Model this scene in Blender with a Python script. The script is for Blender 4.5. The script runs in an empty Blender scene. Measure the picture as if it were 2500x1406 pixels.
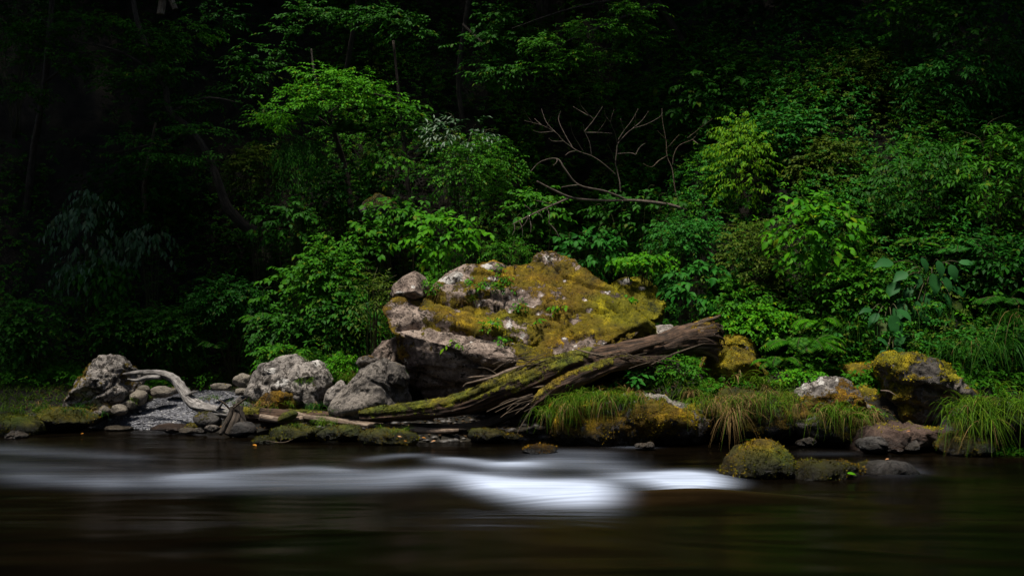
import bpy, bmesh, math, random
import numpy as np
from mathutils import Vector, Matrix

# ------------------------------------------------------------------ camera, sky, sun, exposure
SC = bpy.context.scene
COL = SC.collection
CAM_Z, F_PX = 1.13, 2430.0
PITCH = math.atan(127.0 / F_PX)
cam_d = bpy.data.cameras.new('camera')
cam = bpy.data.objects.new('camera', cam_d)
COL.objects.link(cam)
cam_d.lens = 36.0 * F_PX / 2500.0
cam_d.sensor_width = 36.0
cam_d.clip_end = 500
cam.location = (0, 0, CAM_Z)
cam.rotation_euler = (math.radians(90) + PITCH, 0, 0)
SC.camera = cam

SUN_DIR = Vector((-0.17, -0.23, 0.96)).normalized()      # towards the light
world = bpy.data.worlds.new('World')
SC.world = world
world.use_nodes = True
wn = world.node_tree
bg = wn.nodes['Background']
sky = wn.nodes.new('ShaderNodeTexSky')
sky.sky_type = 'NISHITA'
sky.sun_disc = False
sky.sun_elevation = math.asin(SUN_DIR.z)
sky.sun_rotation = math.atan2(SUN_DIR.x, SUN_DIR.y)
sky.dust_density = 2.0
wn.links.new(sky.outputs[0], bg.inputs[0])
bg.inputs[1].default_value = 0.055
sun_d = bpy.data.lights.new('sun', 'SUN')
sun_d.energy = 4.0
sun_d.angle = math.radians(9)
sun_d.color = (1.0, 0.95, 0.86)
sun = bpy.data.objects.new('sun', sun_d)
COL.objects.link(sun)
sun.rotation_euler = SUN_DIR.to_track_quat('Z', 'Y').to_euler()
SC.view_settings.view_transform = 'Standard'
SC.view_settings.look = 'None'
SC.view_settings.gamma = 1.0
SC.view_settings.use_curve_mapping = False
SC.view_settings.exposure = 1.0
SC.cycles.max_bounces = 5
SC.cycles.diffuse_bounces = 3
SC.cycles.glossy_bounces = 2
SC.cycles.transmission_bounces = 3

# ------------------------------------------------------------------ pixel <-> place
cp, sp_ = math.cos(PITCH), math.sin(PITCH)


def P(px, py, Y):
    """the point of the place that stands Y metres away on the line of sight through a pixel of the photograph"""
    x = (px - 1250.0) / F_PX
    u = -(py - 703.0) / F_PX
    dy, dz = cp - u * sp_, sp_ + u * cp
    return np.array((x / dy * Y, Y, CAM_Z + dz / dy * Y))


def proj(V):
    V = np.atleast_2d(V)
    y, z = V[:, 1], V[:, 2] - CAM_Z
    d = y * cp + z * sp_
    d = np.where(np.abs(d) < 1e-3, 1e-3, d)
    u = (-y * sp_ + z * cp) / d
    return 1250.0 + F_PX * V[:, 0] / d, 703.0 - F_PX * u


def px_len(n, Y):
    return n * Y / F_PX


# ------------------------------------------------------------------ noise
def _hash(ix, iy, iz, seed):
    h = (ix.astype(np.uint32) * np.uint32(374761393) + iy.astype(np.uint32) * np.uint32(668265263)
         + iz.astype(np.uint32) * np.uint32(2147483647 - 1640531) + np.uint32((seed * 974634) & 0xffffffff))
    h = (h ^ (h >> np.uint32(13))) * np.uint32(1274126177)
    h = (h ^ (h >> np.uint32(16))) * np.uint32(2246822519)
    h = h ^ (h >> np.uint32(15))
    return h.astype(np.float64) / 2147483648.0 - 1.0


def vnoise(p, seed=0):
    p = np.asarray(p, dtype=np.float64)
    i = np.floor(p).astype(np.int64)
    f = p - i
    u = f * f * f * (f * (f * 6 - 15) + 10)
    r = 0
    with np.errstate(over='ignore'):
        for dx in (0, 1):
            wx = u[:, 0] if dx else 1 - u[:, 0]
            for dy in (0, 1):
                wy = u[:, 1] if dy else 1 - u[:, 1]
                for dz in (0, 1):
                    wz = u[:, 2] if dz else 1 - u[:, 2]
                    r = r + wx * wy * wz * _hash(i[:, 0] + dx, i[:, 1] + dy, i[:, 2] + dz, seed)
    return r


def fbm(p, octaves=4, seed=0, gain=0.5):
    p = np.asarray(p, dtype=np.float64)
    a, r, t = 1.0, 0, 0
    for o in range(octaves):
        r = r + a * vnoise(p * (2.03 ** o) + 17.3 * o, seed + o)
        t += a
        a *= gain
    return r / t


def sstep(a, b, x):
    t = np.clip((x - a) / (b - a), 0, 1)
    return t * t * (3 - 2 * t)


# ------------------------------------------------------------------ mesh helpers
def make_mesh(name, V, faces, mat, attrs=None, smooth=True):
    """faces: list of (m,k) index arrays"""
    V = np.asarray(V, dtype=np.float32)
    faces = [np.asarray(f, dtype=np.int32) for f in faces if len(f)]
    loops = np.concatenate([f.ravel() for f in faces])
    tot = np.concatenate([np.full(len(f), f.shape[1], np.int32) for f in faces])
    start = np.concatenate(([0], np.cumsum(tot)[:-1])).astype(np.int32)
    me = bpy.data.meshes.new(name)
    me.vertices.add(len(V))
    me.vertices.foreach_set('co', V.ravel())
    me.loops.add(len(loops))
    me.loops.foreach_set('vertex_index', loops)
    me.polygons.add(len(tot))
    me.polygons.foreach_set('loop_start', start)
    me.polygons.foreach_set('loop_total', tot)
    me.polygons.foreach_set('use_smooth', np.full(len(tot), smooth, dtype=bool))
    me.update(calc_edges=True)
    for k, a in (attrs or {}).items():
        at = me.attributes.new(k, 'FLOAT', 'POINT')
        at.data.foreach_set('value', np.asarray(a, dtype=np.float32))
    if mat:
        me.materials.append(mat)
    return me


def link(name, me, parent=None, loc=None):
    o = bpy.data.objects.new(name, me)
    COL.objects.link(o)
    if parent:
        o.parent = parent
    if loc is not None:
        o.location = loc
    return o


def obj(name, V, faces, mat, parent=None, attrs=None, smooth=True, kind=None):
    """V in world coordinates; a top-level object gets its origin at its base, a child sits in its parent's frame"""
    V = np.asarray(V, dtype=np.float64)
    if parent is not None:
        org = np.array(parent_world(parent))
        o = link(name, make_mesh(name, V - org, faces, mat, attrs, smooth), parent)
    else:
        org = np.array(((V[:, 0].min() + V[:, 0].max()) / 2, (V[:, 1].min() + V[:, 1].max()) / 2, V[:, 2].min()))
        o = link(name, make_mesh(name, V - org, faces, mat, attrs, smooth), None, org)
    if kind:
        o['kind'] = kind
    return o


def parent_world(o):
    t = Vector((0, 0, 0))
    while o is not None:
        t += o.location
        o = o.parent
    return t


def tag(o, label, cat, group=None):
    o['label'] = label
    o['category'] = cat
    if group:
        o['group'] = group
    return o


def thing(name, label, cat, loc, group=None):
    o = bpy.data.objects.new(name, None)
    COL.objects.link(o)
    o.location = tuple(loc)
    o.empty_display_size = 0.1
    return tag(o, label, cat, group)


def normals(V, faces):
    N = np.zeros_like(V)
    for f in faces:
        a, b, c = V[f[:, 0]], V[f[:, 1]], V[f[:, 2]]
        n = np.cross(b - a, c - a)
        for k in range(f.shape[1]):
            for ax in range(3):
                N[:, ax] += np.bincount(f[:, k], n[:, ax], minlength=len(V))
    return N / np.maximum(np.linalg.norm(N, axis=1, keepdims=True), 1e-9)


def unit(v):
    v = np.asarray(v, dtype=np.float64)
    return v / np.maximum(np.linalg.norm(v, axis=-1, keepdims=True), 1e-9)


_ico = {}


def ico(level):
    if level not in _ico:
        bm = bmesh.new()
        bmesh.ops.create_icosphere(bm, subdivisions=level, radius=1.0)
        bm.verts.index_update()
        V = np.array([v.co[:] for v in bm.verts])
        Fc = np.array([[v.index for v in f.verts] for f in bm.faces])
        bm.free()
        _ico[level] = (unit(V), Fc)
    return _ico[level]


# ------------------------------------------------------------------ materials
def new_mat(name):
    m = bpy.data.materials.new(name)
    m.use_nodes = True
    nt = m.node_tree
    nt.nodes.clear()
    return m, nt


def nd(nt, t, **kw):
    n = nt.nodes.new(t)
    for k, v in kw.items():
        if k in n.inputs:
            n.inputs[k].default_value = v
        else:
            setattr(n, k, v)
    return n


def math_(nt, op, a, b=None, clamp=False):
    n = nt.nodes.new('ShaderNodeMath')
    n.operation = op
    n.use_clamp = clamp
    for i, v in enumerate((a, b)):
        if v is None:
            continue
        if isinstance(v, (int, float)):
            n.inputs[i].default_value = v
        else:
            nt.links.new(v, n.inputs[i])
    return n.outputs[0]


def mapr(nt, v, a, b, c=0.0, d=1.0, smooth=True):
    n = nt.nodes.new('ShaderNodeMapRange')
    if smooth:
        n.interpolation_type = 'SMOOTHSTEP'
    n.clamp = True
    nt.links.new(v, n.inputs[0])
    for i, x in enumerate((a, b, c, d)):
        n.inputs[i + 1].default_value = x
    return n.outputs[0]


def mix(nt, fac, a, b):
    n = nt.nodes.new('ShaderNodeMix')
    n.data_type = 'RGBA'
    for i, v in ((0, fac), (6, a), (7, b)):
        if isinstance(v, (int, float)):
            n.inputs[i].default_value = v
        elif isinstance(v, tuple):
            n.inputs[i].default_value = (*v, 1)
        else:
            nt.links.new(v, n.inputs[i])
    return n.outputs[2]


def coords(nt, scale=(1, 1, 1)):
    tc = nd(nt, 'ShaderNodeTexCoord')
    oi = nd(nt, 'ShaderNodeObjectInfo')
    ad = nd(nt, 'ShaderNodeVectorMath', operation='ADD')
    ml = nd(nt, 'ShaderNodeVectorMath', operation='MULTIPLY')
    nt.links.new(tc.outputs['Object'], ml.inputs[0])
    ml.inputs[1].default_value = scale
    sc = math_(nt, 'MULTIPLY', oi.outputs['Random'], 40.0)
    nt.links.new(ml.outputs[0], ad.inputs[0])
    nt.links.new(sc, ad.inputs[1])
    return ad.outputs[0]


def noise_n(nt, vec, scale, detail=6, rough=0.6, dist=0.0):
    n = nd(nt, 'ShaderNodeTexNoise')
    n.inputs['Scale'].default_value = scale
    n.inputs['Detail'].default_value = detail
    n.inputs['Roughness'].default_value = rough
    n.inputs['Distortion'].default_value = dist
    nt.links.new(vec, n.inputs['Vector'])
    return n.outputs[0]


def attr(nt, name):
    n = nd(nt, 'ShaderNodeAttribute')
    n.attribute_name = name
    return n.outputs['Fac']


def bump(nt, h, strength, dist, prev=None):
    b = nd(nt, 'ShaderNodeBump')
    b.inputs['Strength'].default_value = strength
    b.inputs['Distance'].default_value = dist
    nt.links.new(h, b.inputs['Height'])
    if prev is not None:
        nt.links.new(prev, b.inputs['Normal'])
    return b.outputs[0]


def principled(nt, col, rough=0.85, nrm=None, spec=0.3):
    b = nd(nt, 'ShaderNodeBsdfPrincipled')
    if isinstance(col, tuple):
        b.inputs['Base Color'].default_value = (*col, 1)
    else:
        nt.links.new(col, b.inputs['Base Color'])
    if isinstance(rough, float):
        b.inputs['Roughness'].default_value = rough
    else:
        nt.links.new(rough, b.inputs['Roughness'])
    b.inputs['Specular IOR Level'].default_value = spec
    if nrm is not None:
        nt.links.new(nrm, b.inputs['Normal'])
    return b.outputs[0]


def out(nt, sh):
    o = nd(nt, 'ShaderNodeOutputMaterial')
    nt.links.new(sh, o.inputs['Surface'])


MOSS_G = ((0.010, 0.016, 0.002), (0.140, 0.130, 0.003), (0.48, 0.40, 0.007))      # deep, green, yellow
MOSS_W = ((0.006, 0.012, 0.002), (0.045, 0.066, 0.003), (0.155, 0.175, 0.006))     # damp stream moss
MOSS_B = ((0.013, 0.008, 0.003), (0.125, 0.060, 0.004), (0.46, 0.25, 0.010))   # deep, brown, ochre


def rock_mat(name, dark, light, lichen=0.45, pits=0.5, moss_lo=MOSS_B, moss_hi=MOSS_G):
    m, nt = new_mat(name)
    c = coords(nt)
    n1 = noise_n(nt, c, 2.2, 8, 0.62, 0.4)
    n2 = noise_n(nt, c, 11, 8, 0.7)
    n3 = noise_n(nt, c, 46, 5, 0.7)
    st = mix(nt, mapr(nt, math_(nt, 'ADD', math_(nt, 'MULTIPLY', n1, 0.5), math_(nt, 'MULTIPLY', n2, 0.5)), 0.39, 0.59), dark, light)
    st = mix(nt, mapr(nt, n3, 0.46, 0.36, 0, 0.75), st, tuple(x * 0.32 for x in dark))
    # crustose lichen: pale irregular spots
    lv = noise_n(nt, c, 5.5, 9, 0.68, 0.9)
    lf = math_(nt, 'MAXIMUM', mapr(nt, lv, 0.70 - 0.16 * lichen, 0.73 - 0.16 * lichen),
               mapr(nt, math_(nt, 'ADD', attr(nt, 'white'), math_(nt, 'MULTIPLY', math_(nt, 'SUBTRACT', n2, 0.5), 1.2)), 0.46, 0.54))
    st = mix(nt, math_(nt, 'MULTIPLY', lf, 0.85), st, (0.56, 0.53, 0.49))
    # dark moss pits
    pv = noise_n(nt, c, 15, 5, 0.7, 0.5)
    pw = noise_n(nt, c, 2.6, 4, 0.6)
    pv = math_(nt, 'ADD', pv, math_(nt, 'MULTIPLY', math_(nt, 'SUBTRACT', pw, 0.5), 0.5))
    pf = mapr(nt, pv, 0.68 - 0.08 * pits, 0.71 - 0.08 * pits)
    st = mix(nt, math_(nt, 'MULTIPLY', pf, 0.9), st, (0.022, 0.017, 0.012))
    # moss
    hue = math_(nt, 'ADD', attr(nt, 'hue'), math_(nt, 'MULTIPLY', math_(nt, 'SUBTRACT', n1, 0.5), 1.6), True)
    m_d = mix(nt, hue, moss_lo[0], moss_hi[0])
    m_m = mix(nt, hue, moss_lo[1], moss_hi[1])
    m_l = mix(nt, hue, moss_lo[2], moss_hi[2])
    mv = noise_n(nt, c, 4.5, 8, 0.72)
    mf = noise_n(nt, c, 90, 4, 0.75)
    mw = noise_n(nt, c, 1.7, 5, 0.65)
    mt = math_(nt, 'ADD', math_(nt, 'MULTIPLY', mv, 0.45), math_(nt, 'ADD', math_(nt, 'MULTIPLY', mf, 0.25), math_(nt, 'MULTIPLY', mw, 0.30)))
    mc = mix(nt, mapr(nt, mt, 0.40, 0.49), m_d, m_m)
    mc = mix(nt, mapr(nt, mt, 0.51, 0.61), mc, m_l)
    ma = attr(nt, 'moss')
    mk = math_(nt, 'ADD', ma, math_(nt, 'ADD', math_(nt, 'MULTIPLY', math_(nt, 'SUBTRACT', n2, 0.5), 2.0),
                                    math_(nt, 'MULTIPLY', math_(nt, 'SUBTRACT', n3, 0.5), 0.7)))
    mk = mapr(nt, mk, 0.44, 0.56)
    col = mix(nt, mk, st, mc)
    wet = attr(nt, 'wet')
    wm = mix(nt, 1.0, col, (0.27, 0.25, 0.22))
    wmn = wm.node
    wmn.blend_type = 'MULTIPLY'
    col = mix(nt, wet, col, wm)
    rg = mapr(nt, wet, 0, 1, 0.9, 0.35, False)
    b1 = bump(nt, n2, 1.0, 0.09)
    b1 = bump(nt, n3, 0.8, 0.03, b1)
    hm = math_(nt, 'MULTIPLY', mk, math_(nt, 'ADD', mf, 0.8))
    b2 = bump(nt, hm, 0.9, 0.03, b1)
    out(nt, principled(nt, col, rg, b2, 0.25))
    return m


def wood_mat(name, dark, light, moss_lo=MOSS_B, moss_hi=MOSS_G):
    """grain runs along the attribute 'along', round the stem along 'round'"""
    m, nt = new_mat(name)
    cb = nd(nt, 'ShaderNodeCombineXYZ')
    nt.links.new(math_(nt, 'MULTIPLY', attr(nt, 'along'), 3.0), cb.inputs[0])
    nt.links.new(math_(nt, 'MULTIPLY', attr(nt, 'round'), 38.0), cb.inputs[1])
    c = coords(nt)
    g = noise_n(nt, cb.outputs[0], 1.0, 7, 0.65, 0.6)
    n2 = noise_n(nt, c, 12, 6, 0.65)
    n1 = noise_n(nt, c, 3, 6, 0.6)
    mf = noise_n(nt, c, 95, 4, 0.7)
    st = mix(nt, mapr(nt, g, 0.36, 0.64), dark, light)
    st = mix(nt, mapr(nt, n2, 0.55, 0.38, 0, 0.55), st, tuple(x * 0.4 for x in dark))
    hue = math_(nt, 'ADD', attr(nt, 'hue'), math_(nt, 'MULTIPLY', math_(nt, 'SUBTRACT', n1, 0.5), 1.4), True)
    mt = math_(nt, 'ADD', math_(nt, 'MULTIPLY', n2, 0.6), math_(nt, 'MULTIPLY', mf, 0.4))
    mc = mix(nt, mapr(nt, mt, 0.38, 0.5), mix(nt, hue, moss_lo[0], moss_hi[0]), mix(nt, hue, moss_lo[1], moss_hi[1]))
    mc = mix(nt, mapr(nt, mt, 0.5, 0.64), mc, mix(nt, hue, moss_lo[2], moss_hi[2]))
    mk = math_(nt, 'ADD', attr(nt, 'moss'), math_(nt, 'MULTIPLY', math_(nt, 'SUBTRACT', n2, 0.5), 1.5))
    mk = mapr(nt, mk, 0.43, 0.57)
    b1 = bump(nt, g, 1.0, 0.03)
    b2 = bump(nt, math_(nt, 'MULTIPLY', mk, math_(nt, 'ADD', mf, 0.8)), 0.9, 0.02, b1)
    out(nt, principled(nt, mix(nt, mk, st, mc), 0.85, b2, 0.25))
    return m


def leaf_mat(name, c0, c1, trans=0.25, rough=0.55, spec=0.05):
    m, nt = new_mat(name)
    oi = nd(nt, 'ShaderNodeObjectInfo')
    t = math_(nt, 'FRACT', math_(nt, 'ADD', attr(nt, 'tint'), oi.outputs['Random']))
    t2 = math_(nt, 'FRACT', math_(nt, 'MULTIPLY', t, 7.31))
    col = mix(nt, mapr(nt, t, 0.0, 1.0, 0, 1, False), c0, c1)
    col = mix(nt, mapr(nt, t2, 0.95, 0.97, 0, 0.5), col, (c1[1] * 0.9, c1[1] * 0.95, c1[2]))
    p = principled(nt, col, rough, None, spec)
    tr = nd(nt, 'ShaderNodeBsdfTranslucent')
    nt.links.new(col, tr.inputs[0])
    mx = nd(nt, 'ShaderNodeMixShader')
    mx.inputs[0].default_value = trans
    nt.links.new(p, mx.inputs[1])
    nt.links.new(tr.outputs[0], mx.inputs[2])
    out(nt, mx.outputs[0])
    return m


def simple_mat(name, c0, c1, scale=8, rough=0.85, bmp=0.5):
    m, nt = new_mat(name)
    c = coords(nt)
    n = noise_n(nt, c, scale, 7, 0.65)
    out(nt, principled(nt, mix(nt, mapr(nt, n, 0.35, 0.65), c0, c1), rough, bump(nt, n, bmp, 0.03), 0.25))
    return m


M = {}
M['pink'] = rock_mat('pinkish_stone', (0.105, 0.073, 0.058), (0.40, 0.31, 0.25), 0.45, 1.5)
M['grey'] = rock_mat('grey_stone', (0.055, 0.048, 0.042), (0.245, 0.212, 0.18), 0.30, 1.3)
M['pale'] = rock_mat('pale_stone', (0.085, 0.075, 0.067), (0.36, 0.318, 0.28), 0.42, 1.7)
M['dark'] = rock_mat('dark_stone', (0.035, 0.032, 0.030), (0.10, 0.09, 0.082), 0.1, 0.3, ((0.008, 0.005, 0.002), (0.060, 0.032, 0.004), (0.19, 0.10, 0.007)), MOSS_W)
M['red'] = rock_mat('red_brown_stone', (0.045, 0.026, 0.019), (0.125, 0.080, 0.060), 0.1, 0.5)
M['tan'] = rock_mat('tan_stone', (0.09, 0.078, 0.06), (0.25, 0.215, 0.17), 0.15, 0.4)
M['greywood'] = wood_mat('weathered_grey_wood', (0.08, 0.070, 0.063), (0.33, 0.305, 0.285))
M['bark'] = wood_mat('brown_bark', (0.016, 0.010, 0.006), (0.105, 0.060, 0.035), MOSS_B, MOSS_W)
M['barkdark'] = wood_mat('dark_bark', (0.02, 0.015, 0.011), (0.085, 0.065, 0.048))
M['palewood'] = wood_mat('pale_stripped_wood', (0.13, 0.085, 0.055), (0.36, 0.28, 0.21))
M['twig'] = wood_mat('dry_twig', (0.06, 0.043, 0.028), (0.20, 0.145, 0.095))
M['deadtwig'] = wood_mat('dead_branch', (0.070, 0.052, 0.038), (0.19, 0.15, 0.115))
M['stem'] = simple_mat('green_brown_stem', (0.02, 0.022, 0.008), (0.06, 0.055, 0.02), 20)
M['soil'] = simple_mat('dark_forest_soil', (0.003, 0.0025, 0.0015), (0.011, 0.009, 0.005), 6)
L = {}
L['bright'] = leaf_mat('bright_green_leaf', (0.019, 0.112, 0.003), (0.06, 0.2, 0.004), 0.3)
L['mid'] = leaf_mat('mid_green_leaf', (0.011, 0.068, 0.002), (0.036, 0.128, 0.004), 0.25)
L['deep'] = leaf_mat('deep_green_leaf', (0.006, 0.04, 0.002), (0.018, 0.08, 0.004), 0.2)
L['blue'] = leaf_mat('blue_green_leaf', (0.007, 0.062, 0.005), (0.022, 0.11, 0.01), 0.22)
L['hosta'] = leaf_mat('hosta_leaf', (0.008, 0.050, 0.010), (0.020, 0.088, 0.020), 0.15, 0.55, 0.08)
L['yellow'] = leaf_mat('yellow_green_leaf', (0.035, 0.135, 0.003), (0.110, 0.215, 0.004), 0.35)
L['olive'] = leaf_mat('olive_leaf', (0.02, 0.048, 0.003), (0.055, 0.085, 0.006), 0.25)
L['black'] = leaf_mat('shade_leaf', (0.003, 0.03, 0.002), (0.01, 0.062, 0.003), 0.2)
L['silver'] = leaf_mat('silvery_leaf', (0.01, 0.045, 0.01), (0.033, 0.08, 0.025), 0.15, 0.5, 0.3)
L['grass'] = leaf_mat('grass_blade', (0.020, 0.068, 0.003), (0.085, 0.155, 0.008), 0.3)
L['grassdk'] = leaf_mat('dark_grass_blade', (0.007, 0.045, 0.003), (0.024, 0.092, 0.005), 0.25)
L['dry'] = leaf_mat('dry_grass_blade', (0.075, 0.045, 0.016), (0.25, 0.165, 0.062), 0.2)
L['dead'] = leaf_mat('fallen_leaf_tan', (0.22, 0.10, 0.04), (0.36, 0.20, 0.10), 0.15, 0.6)
L['orange'] = leaf_mat('fallen_leaf_orange', (0.17, 0.065, 0.010), (0.28, 0.12, 0.016), 0.15, 0.6)

LEAF_FINE = (np.array([(0, 0, 0), (.42, -.5, .05), (.42, .5, .05), (1, 0, -.12), (.45, 0, -.03)]), [np.array([(0, 1, 4), (0, 4, 2), (4, 1, 3), (4, 3, 2)])])
LEAF_BROAD = (np.array([(0, 0, 0), (.16, -.34, .05), (.2, 0, -.02), (.16, .34, .05), (.48, -.5, .06), (.5, 0, -.04), (.48, .5, .06), (.78, -.27, 0), (.8, 0, -.08), (.78, .27, 0), (1.02, 0, -.2)]),
              [np.array([(0, 1, 2), (0, 2, 3), (7, 10, 8), (8, 10, 9)]), np.array([(1, 4, 5, 2), (2, 5, 6, 3), (4, 7, 8, 5), (5, 8, 9, 6)])])
LEAF_CHEAP = (np.array([(0, 0, 0), (.45, -.5, .06), (1, 0, -.1), (.45, .5, .06)]), [np.array([(0, 1, 2), (0, 2, 3)])])


def leaf_array(tmpl, pos, ax, nr, ln, wd):
    T, Fs = tmpl
    ax = unit(ax)
    lat = unit(np.cross(nr, ax))
    up = np.cross(ax, lat)
    V = pos[:, None, :] + ln[:, None, None] * (T[None, :, 0, None] * ax[:, None, :] + T[None, :, 2, None] * up[:, None, :]) + (wd * ln)[:, None, None] * T[None, :, 1, None] * lat[:, None, :]
    off = (np.arange(len(pos)) * len(T))[:, None, None]
    return V.reshape(-1, 3), [(f[None] + off).reshape(-1, f.shape[1]) for f in Fs]


def moss_sprig_mat(name, hi, k=1.0):
    m, nt = new_mat(name)
    h, t = attr(nt, 'hue'), attr(nt, 'tint')
    a = mix(nt, t, (0.034 * k, 0.017 * k, 0.003), (0.42 * k, 0.22 * k, 0.008 * k))
    b = mix(nt, t, hi[0], hi[1])
    c = mix(nt, h, a, b)
    p = principled(nt, c, 0.8, None, 0.1)
    tr = nd(nt, 'ShaderNodeBsdfTranslucent')
    nt.links.new(c, tr.inputs[0])
    mx = nd(nt, 'ShaderNodeMixShader')
    mx.inputs[0].default_value = .25
    nt.links.new(p, mx.inputs[1])
    nt.links.new(tr.outputs[0], mx.inputs[2])
    out(nt, mx.outputs[0])
    return m


M['moss_sprig'] = moss_sprig_mat('moss_sprig', ((0.028, 0.034, 0.002), (0.42, 0.36, 0.005)))
M['damp_moss_sprig'] = moss_sprig_mat('damp_moss_sprig', ((0.010, 0.018, 0.002), (0.135, 0.150, 0.004)), .62)

# ------------------------------------------------------------------ terrain
_bx = np.array([-9.0, -6.2, -5.4, -3.9, -3.0, -1.6, -0.7, 0.2, 0.9, 2.0, 3.0, 3.5, 4.3, 5.2, 9.0])
_by = np.array([12.0, 12.05, 12.8, 12.4, 11.8, 11.1, 11.2, 11.35, 11.3, 11.15, 11.0, 10.6, 10.25, 10.0, 9.8])
_fx = np.array([-12, -6, -4.0, -2.4, -1.0, 0.1, 1.2, 2.1, 2.9, 4.2, 5.5, 9.0])
_fy = np.array([14.4, 14.9, 15.2, 14.6, 14.1, 14.6, 16.0, 15.2, 13.2, 12.0, 11.5, 11.3])
_sl = np.array([2.4, 2.3, 2.0, 1.8, 1.5, 1.6, 1.9, 1.7, 1.3, 1.2, 1.15, 1.1])


def bank_y(x):
    return np.interp(x, _bx, _by)


def terrain(x, y):
    x = np.asarray(x, float)
    y = np.asarray(y, float)
    d = y - bank_y(x)
    z = np.where(d < 0, -0.45 * sstep(0, 1.2, -d) - 0.06, 0.0)
    right = sstep(0.6, 2.2, x)
    rise = 0.02 + 0.26 * np.clip(d, 0, 2.2) + right * 0.30 * sstep(0.25, 0.9, d)
    z = np.where(d >= 0, np.maximum(-0.06 + 1.2 * d, 0.0).clip(0, 1) * 0 + np.minimum(-0.06 + 0.7 * np.maximum(d, 0), rise), z)
    e = np.maximum(y - np.interp(x, _fx, _fy), 0)
    s = np.interp(x, _fx, _sl)
    hill = s * (e * e / (e + 0.35))
    q = np.stack([x * 0.55, y * 0.55, np.zeros_like(x)], -1).reshape(-1, 3)
    nz = fbm(q, 4, 5).reshape(x.shape)
    z = z + hill + nz * (0.05 * (d > 0) + 0.75 * sstep(0.1, 1.6, e))
    q2 = np.stack([x * 3, y * 3, np.zeros_like(x)], -1).reshape(-1, 3)
    return z + 0.035 * fbm(q2, 3, 9).reshape(x.shape)


def grid(x0, x1, nx, y0, y1, ny):
    xs, ys = np.linspace(x0, x1, nx), np.linspace(y0, y1, ny)
    X, Y = np.meshgrid(xs, ys)
    i = np.arange(nx * ny).reshape(ny, nx)
    Fq = np.stack([i[:-1, :-1], i[:-1, 1:], i[1:, 1:], i[1:, :-1]], -1).reshape(-1, 4)
    return X.ravel(), Y.ravel(), Fq


def in_poly(px, py, poly):
    r = np.zeros(len(px), bool)
    n = len(poly)
    for i in range(n):
        (x0, y0), (x1, y1) = poly[i], poly[(i + 1) % n]
        c = ((y0 > py) != (y1 > py))
        with np.errstate(divide='ignore', invalid='ignore'):
            xi = (x1 - x0) * (py - y0) / (y1 - y0 + 1e-12) + x0
        r ^= c & (px < xi)
    return r


BEACH = [(215, 1046), (265, 1022), (300, 1008), (345, 990), (400, 968), (470, 955), (545, 955), (600, 965), (600, 1000), (520, 1030), (420, 1052), (300, 1052)]


def terrain_mat():
    m, nt = new_mat('bank_soil')
    c = coords(nt)
    n = noise_n(nt, c, 5, 8, 0.65)
    n2 = noise_n(nt, c, 40, 5, 0.7)
    soil = mix(nt, mapr(nt, n, 0.35, 0.65), (0.003, 0.003, 0.0018), (0.015, 0.012, 0.007))
    grav = mix(nt, mapr(nt, n2, 0.35, 0.65), (0.04, 0.04, 0.042), (0.12, 0.118, 0.125))
    col = mix(nt, attr(nt, 'beach'), soil, grav)
    out(nt, principled(nt, col, 0.9, bump(nt, n2, 0.6, 0.03), 0.2))
    return m


x_, y_, f_ = grid(-13, 13, 240, 8.6, 24.5, 230)
z_ = terrain(x_, y_)
px_, py_ = proj(np.stack([x_, y_, z_], -1))
o = obj('riverbank', np.stack([x_, y_, z_], -1), [f_], terrain_mat(), attrs={'beach': in_poly(px_, py_, BEACH).astype(float)})
o['kind'] = 'structure'
x_, y_, f_ = grid(-40, 40, 90, 23.5, 60, 40)
z_ = terrain(np.clip(x_, -13, 13), np.full_like(y_, 23.5)) - 0.9 + (y_ - 23.5) * 1.1 + 0.6 * fbm(np.stack([x_ * .3, y_ * .3, 0 * x_], -1), 3, 3) * (y_ > 25)
o = obj('hillside', np.stack([x_, y_, z_], -1), [f_], M['soil'])
o['kind'] = 'structure'
x_, y_, f_ = grid(-40, 40, 60, -40, -2.2, 40)
z_ = -0.3 + np.maximum(-2.6 - y_, 0) * 0.55 + 0.5 * fbm(np.stack([x_ * .3, y_ * .3, 0 * x_], -1), 3, 4)
o = obj('sky_block_bank', np.stack([x_, y_, z_], -1), [f_], M['soil'])  # unseen slope added behind the camera to block the low sky
o['kind'] = 'structure'
x_, y_, f_ = grid(-40, 40, 60, -4.5, 8.6, 30)
o = obj('riverbed', np.stack([x_, y_, -0.56 + 0 * x_], -1), [f_], M['soil'])
o['kind'] = 'structure'

# ------------------------------------------------------------------ water
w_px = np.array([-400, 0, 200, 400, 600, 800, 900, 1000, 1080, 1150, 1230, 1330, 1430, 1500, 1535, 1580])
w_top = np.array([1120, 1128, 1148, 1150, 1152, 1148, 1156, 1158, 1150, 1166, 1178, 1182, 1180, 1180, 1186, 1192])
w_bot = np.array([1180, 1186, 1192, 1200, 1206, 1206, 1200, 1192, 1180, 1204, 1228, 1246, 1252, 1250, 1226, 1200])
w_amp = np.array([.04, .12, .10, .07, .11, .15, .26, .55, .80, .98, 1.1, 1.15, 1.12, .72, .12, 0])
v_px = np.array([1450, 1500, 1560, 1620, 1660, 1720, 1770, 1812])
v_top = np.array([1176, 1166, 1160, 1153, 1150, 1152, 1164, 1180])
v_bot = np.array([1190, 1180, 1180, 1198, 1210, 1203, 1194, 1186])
v_amp = np.array([.4, .7, .9, 1.05, 1.15, 1.05, .75, 0])
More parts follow.
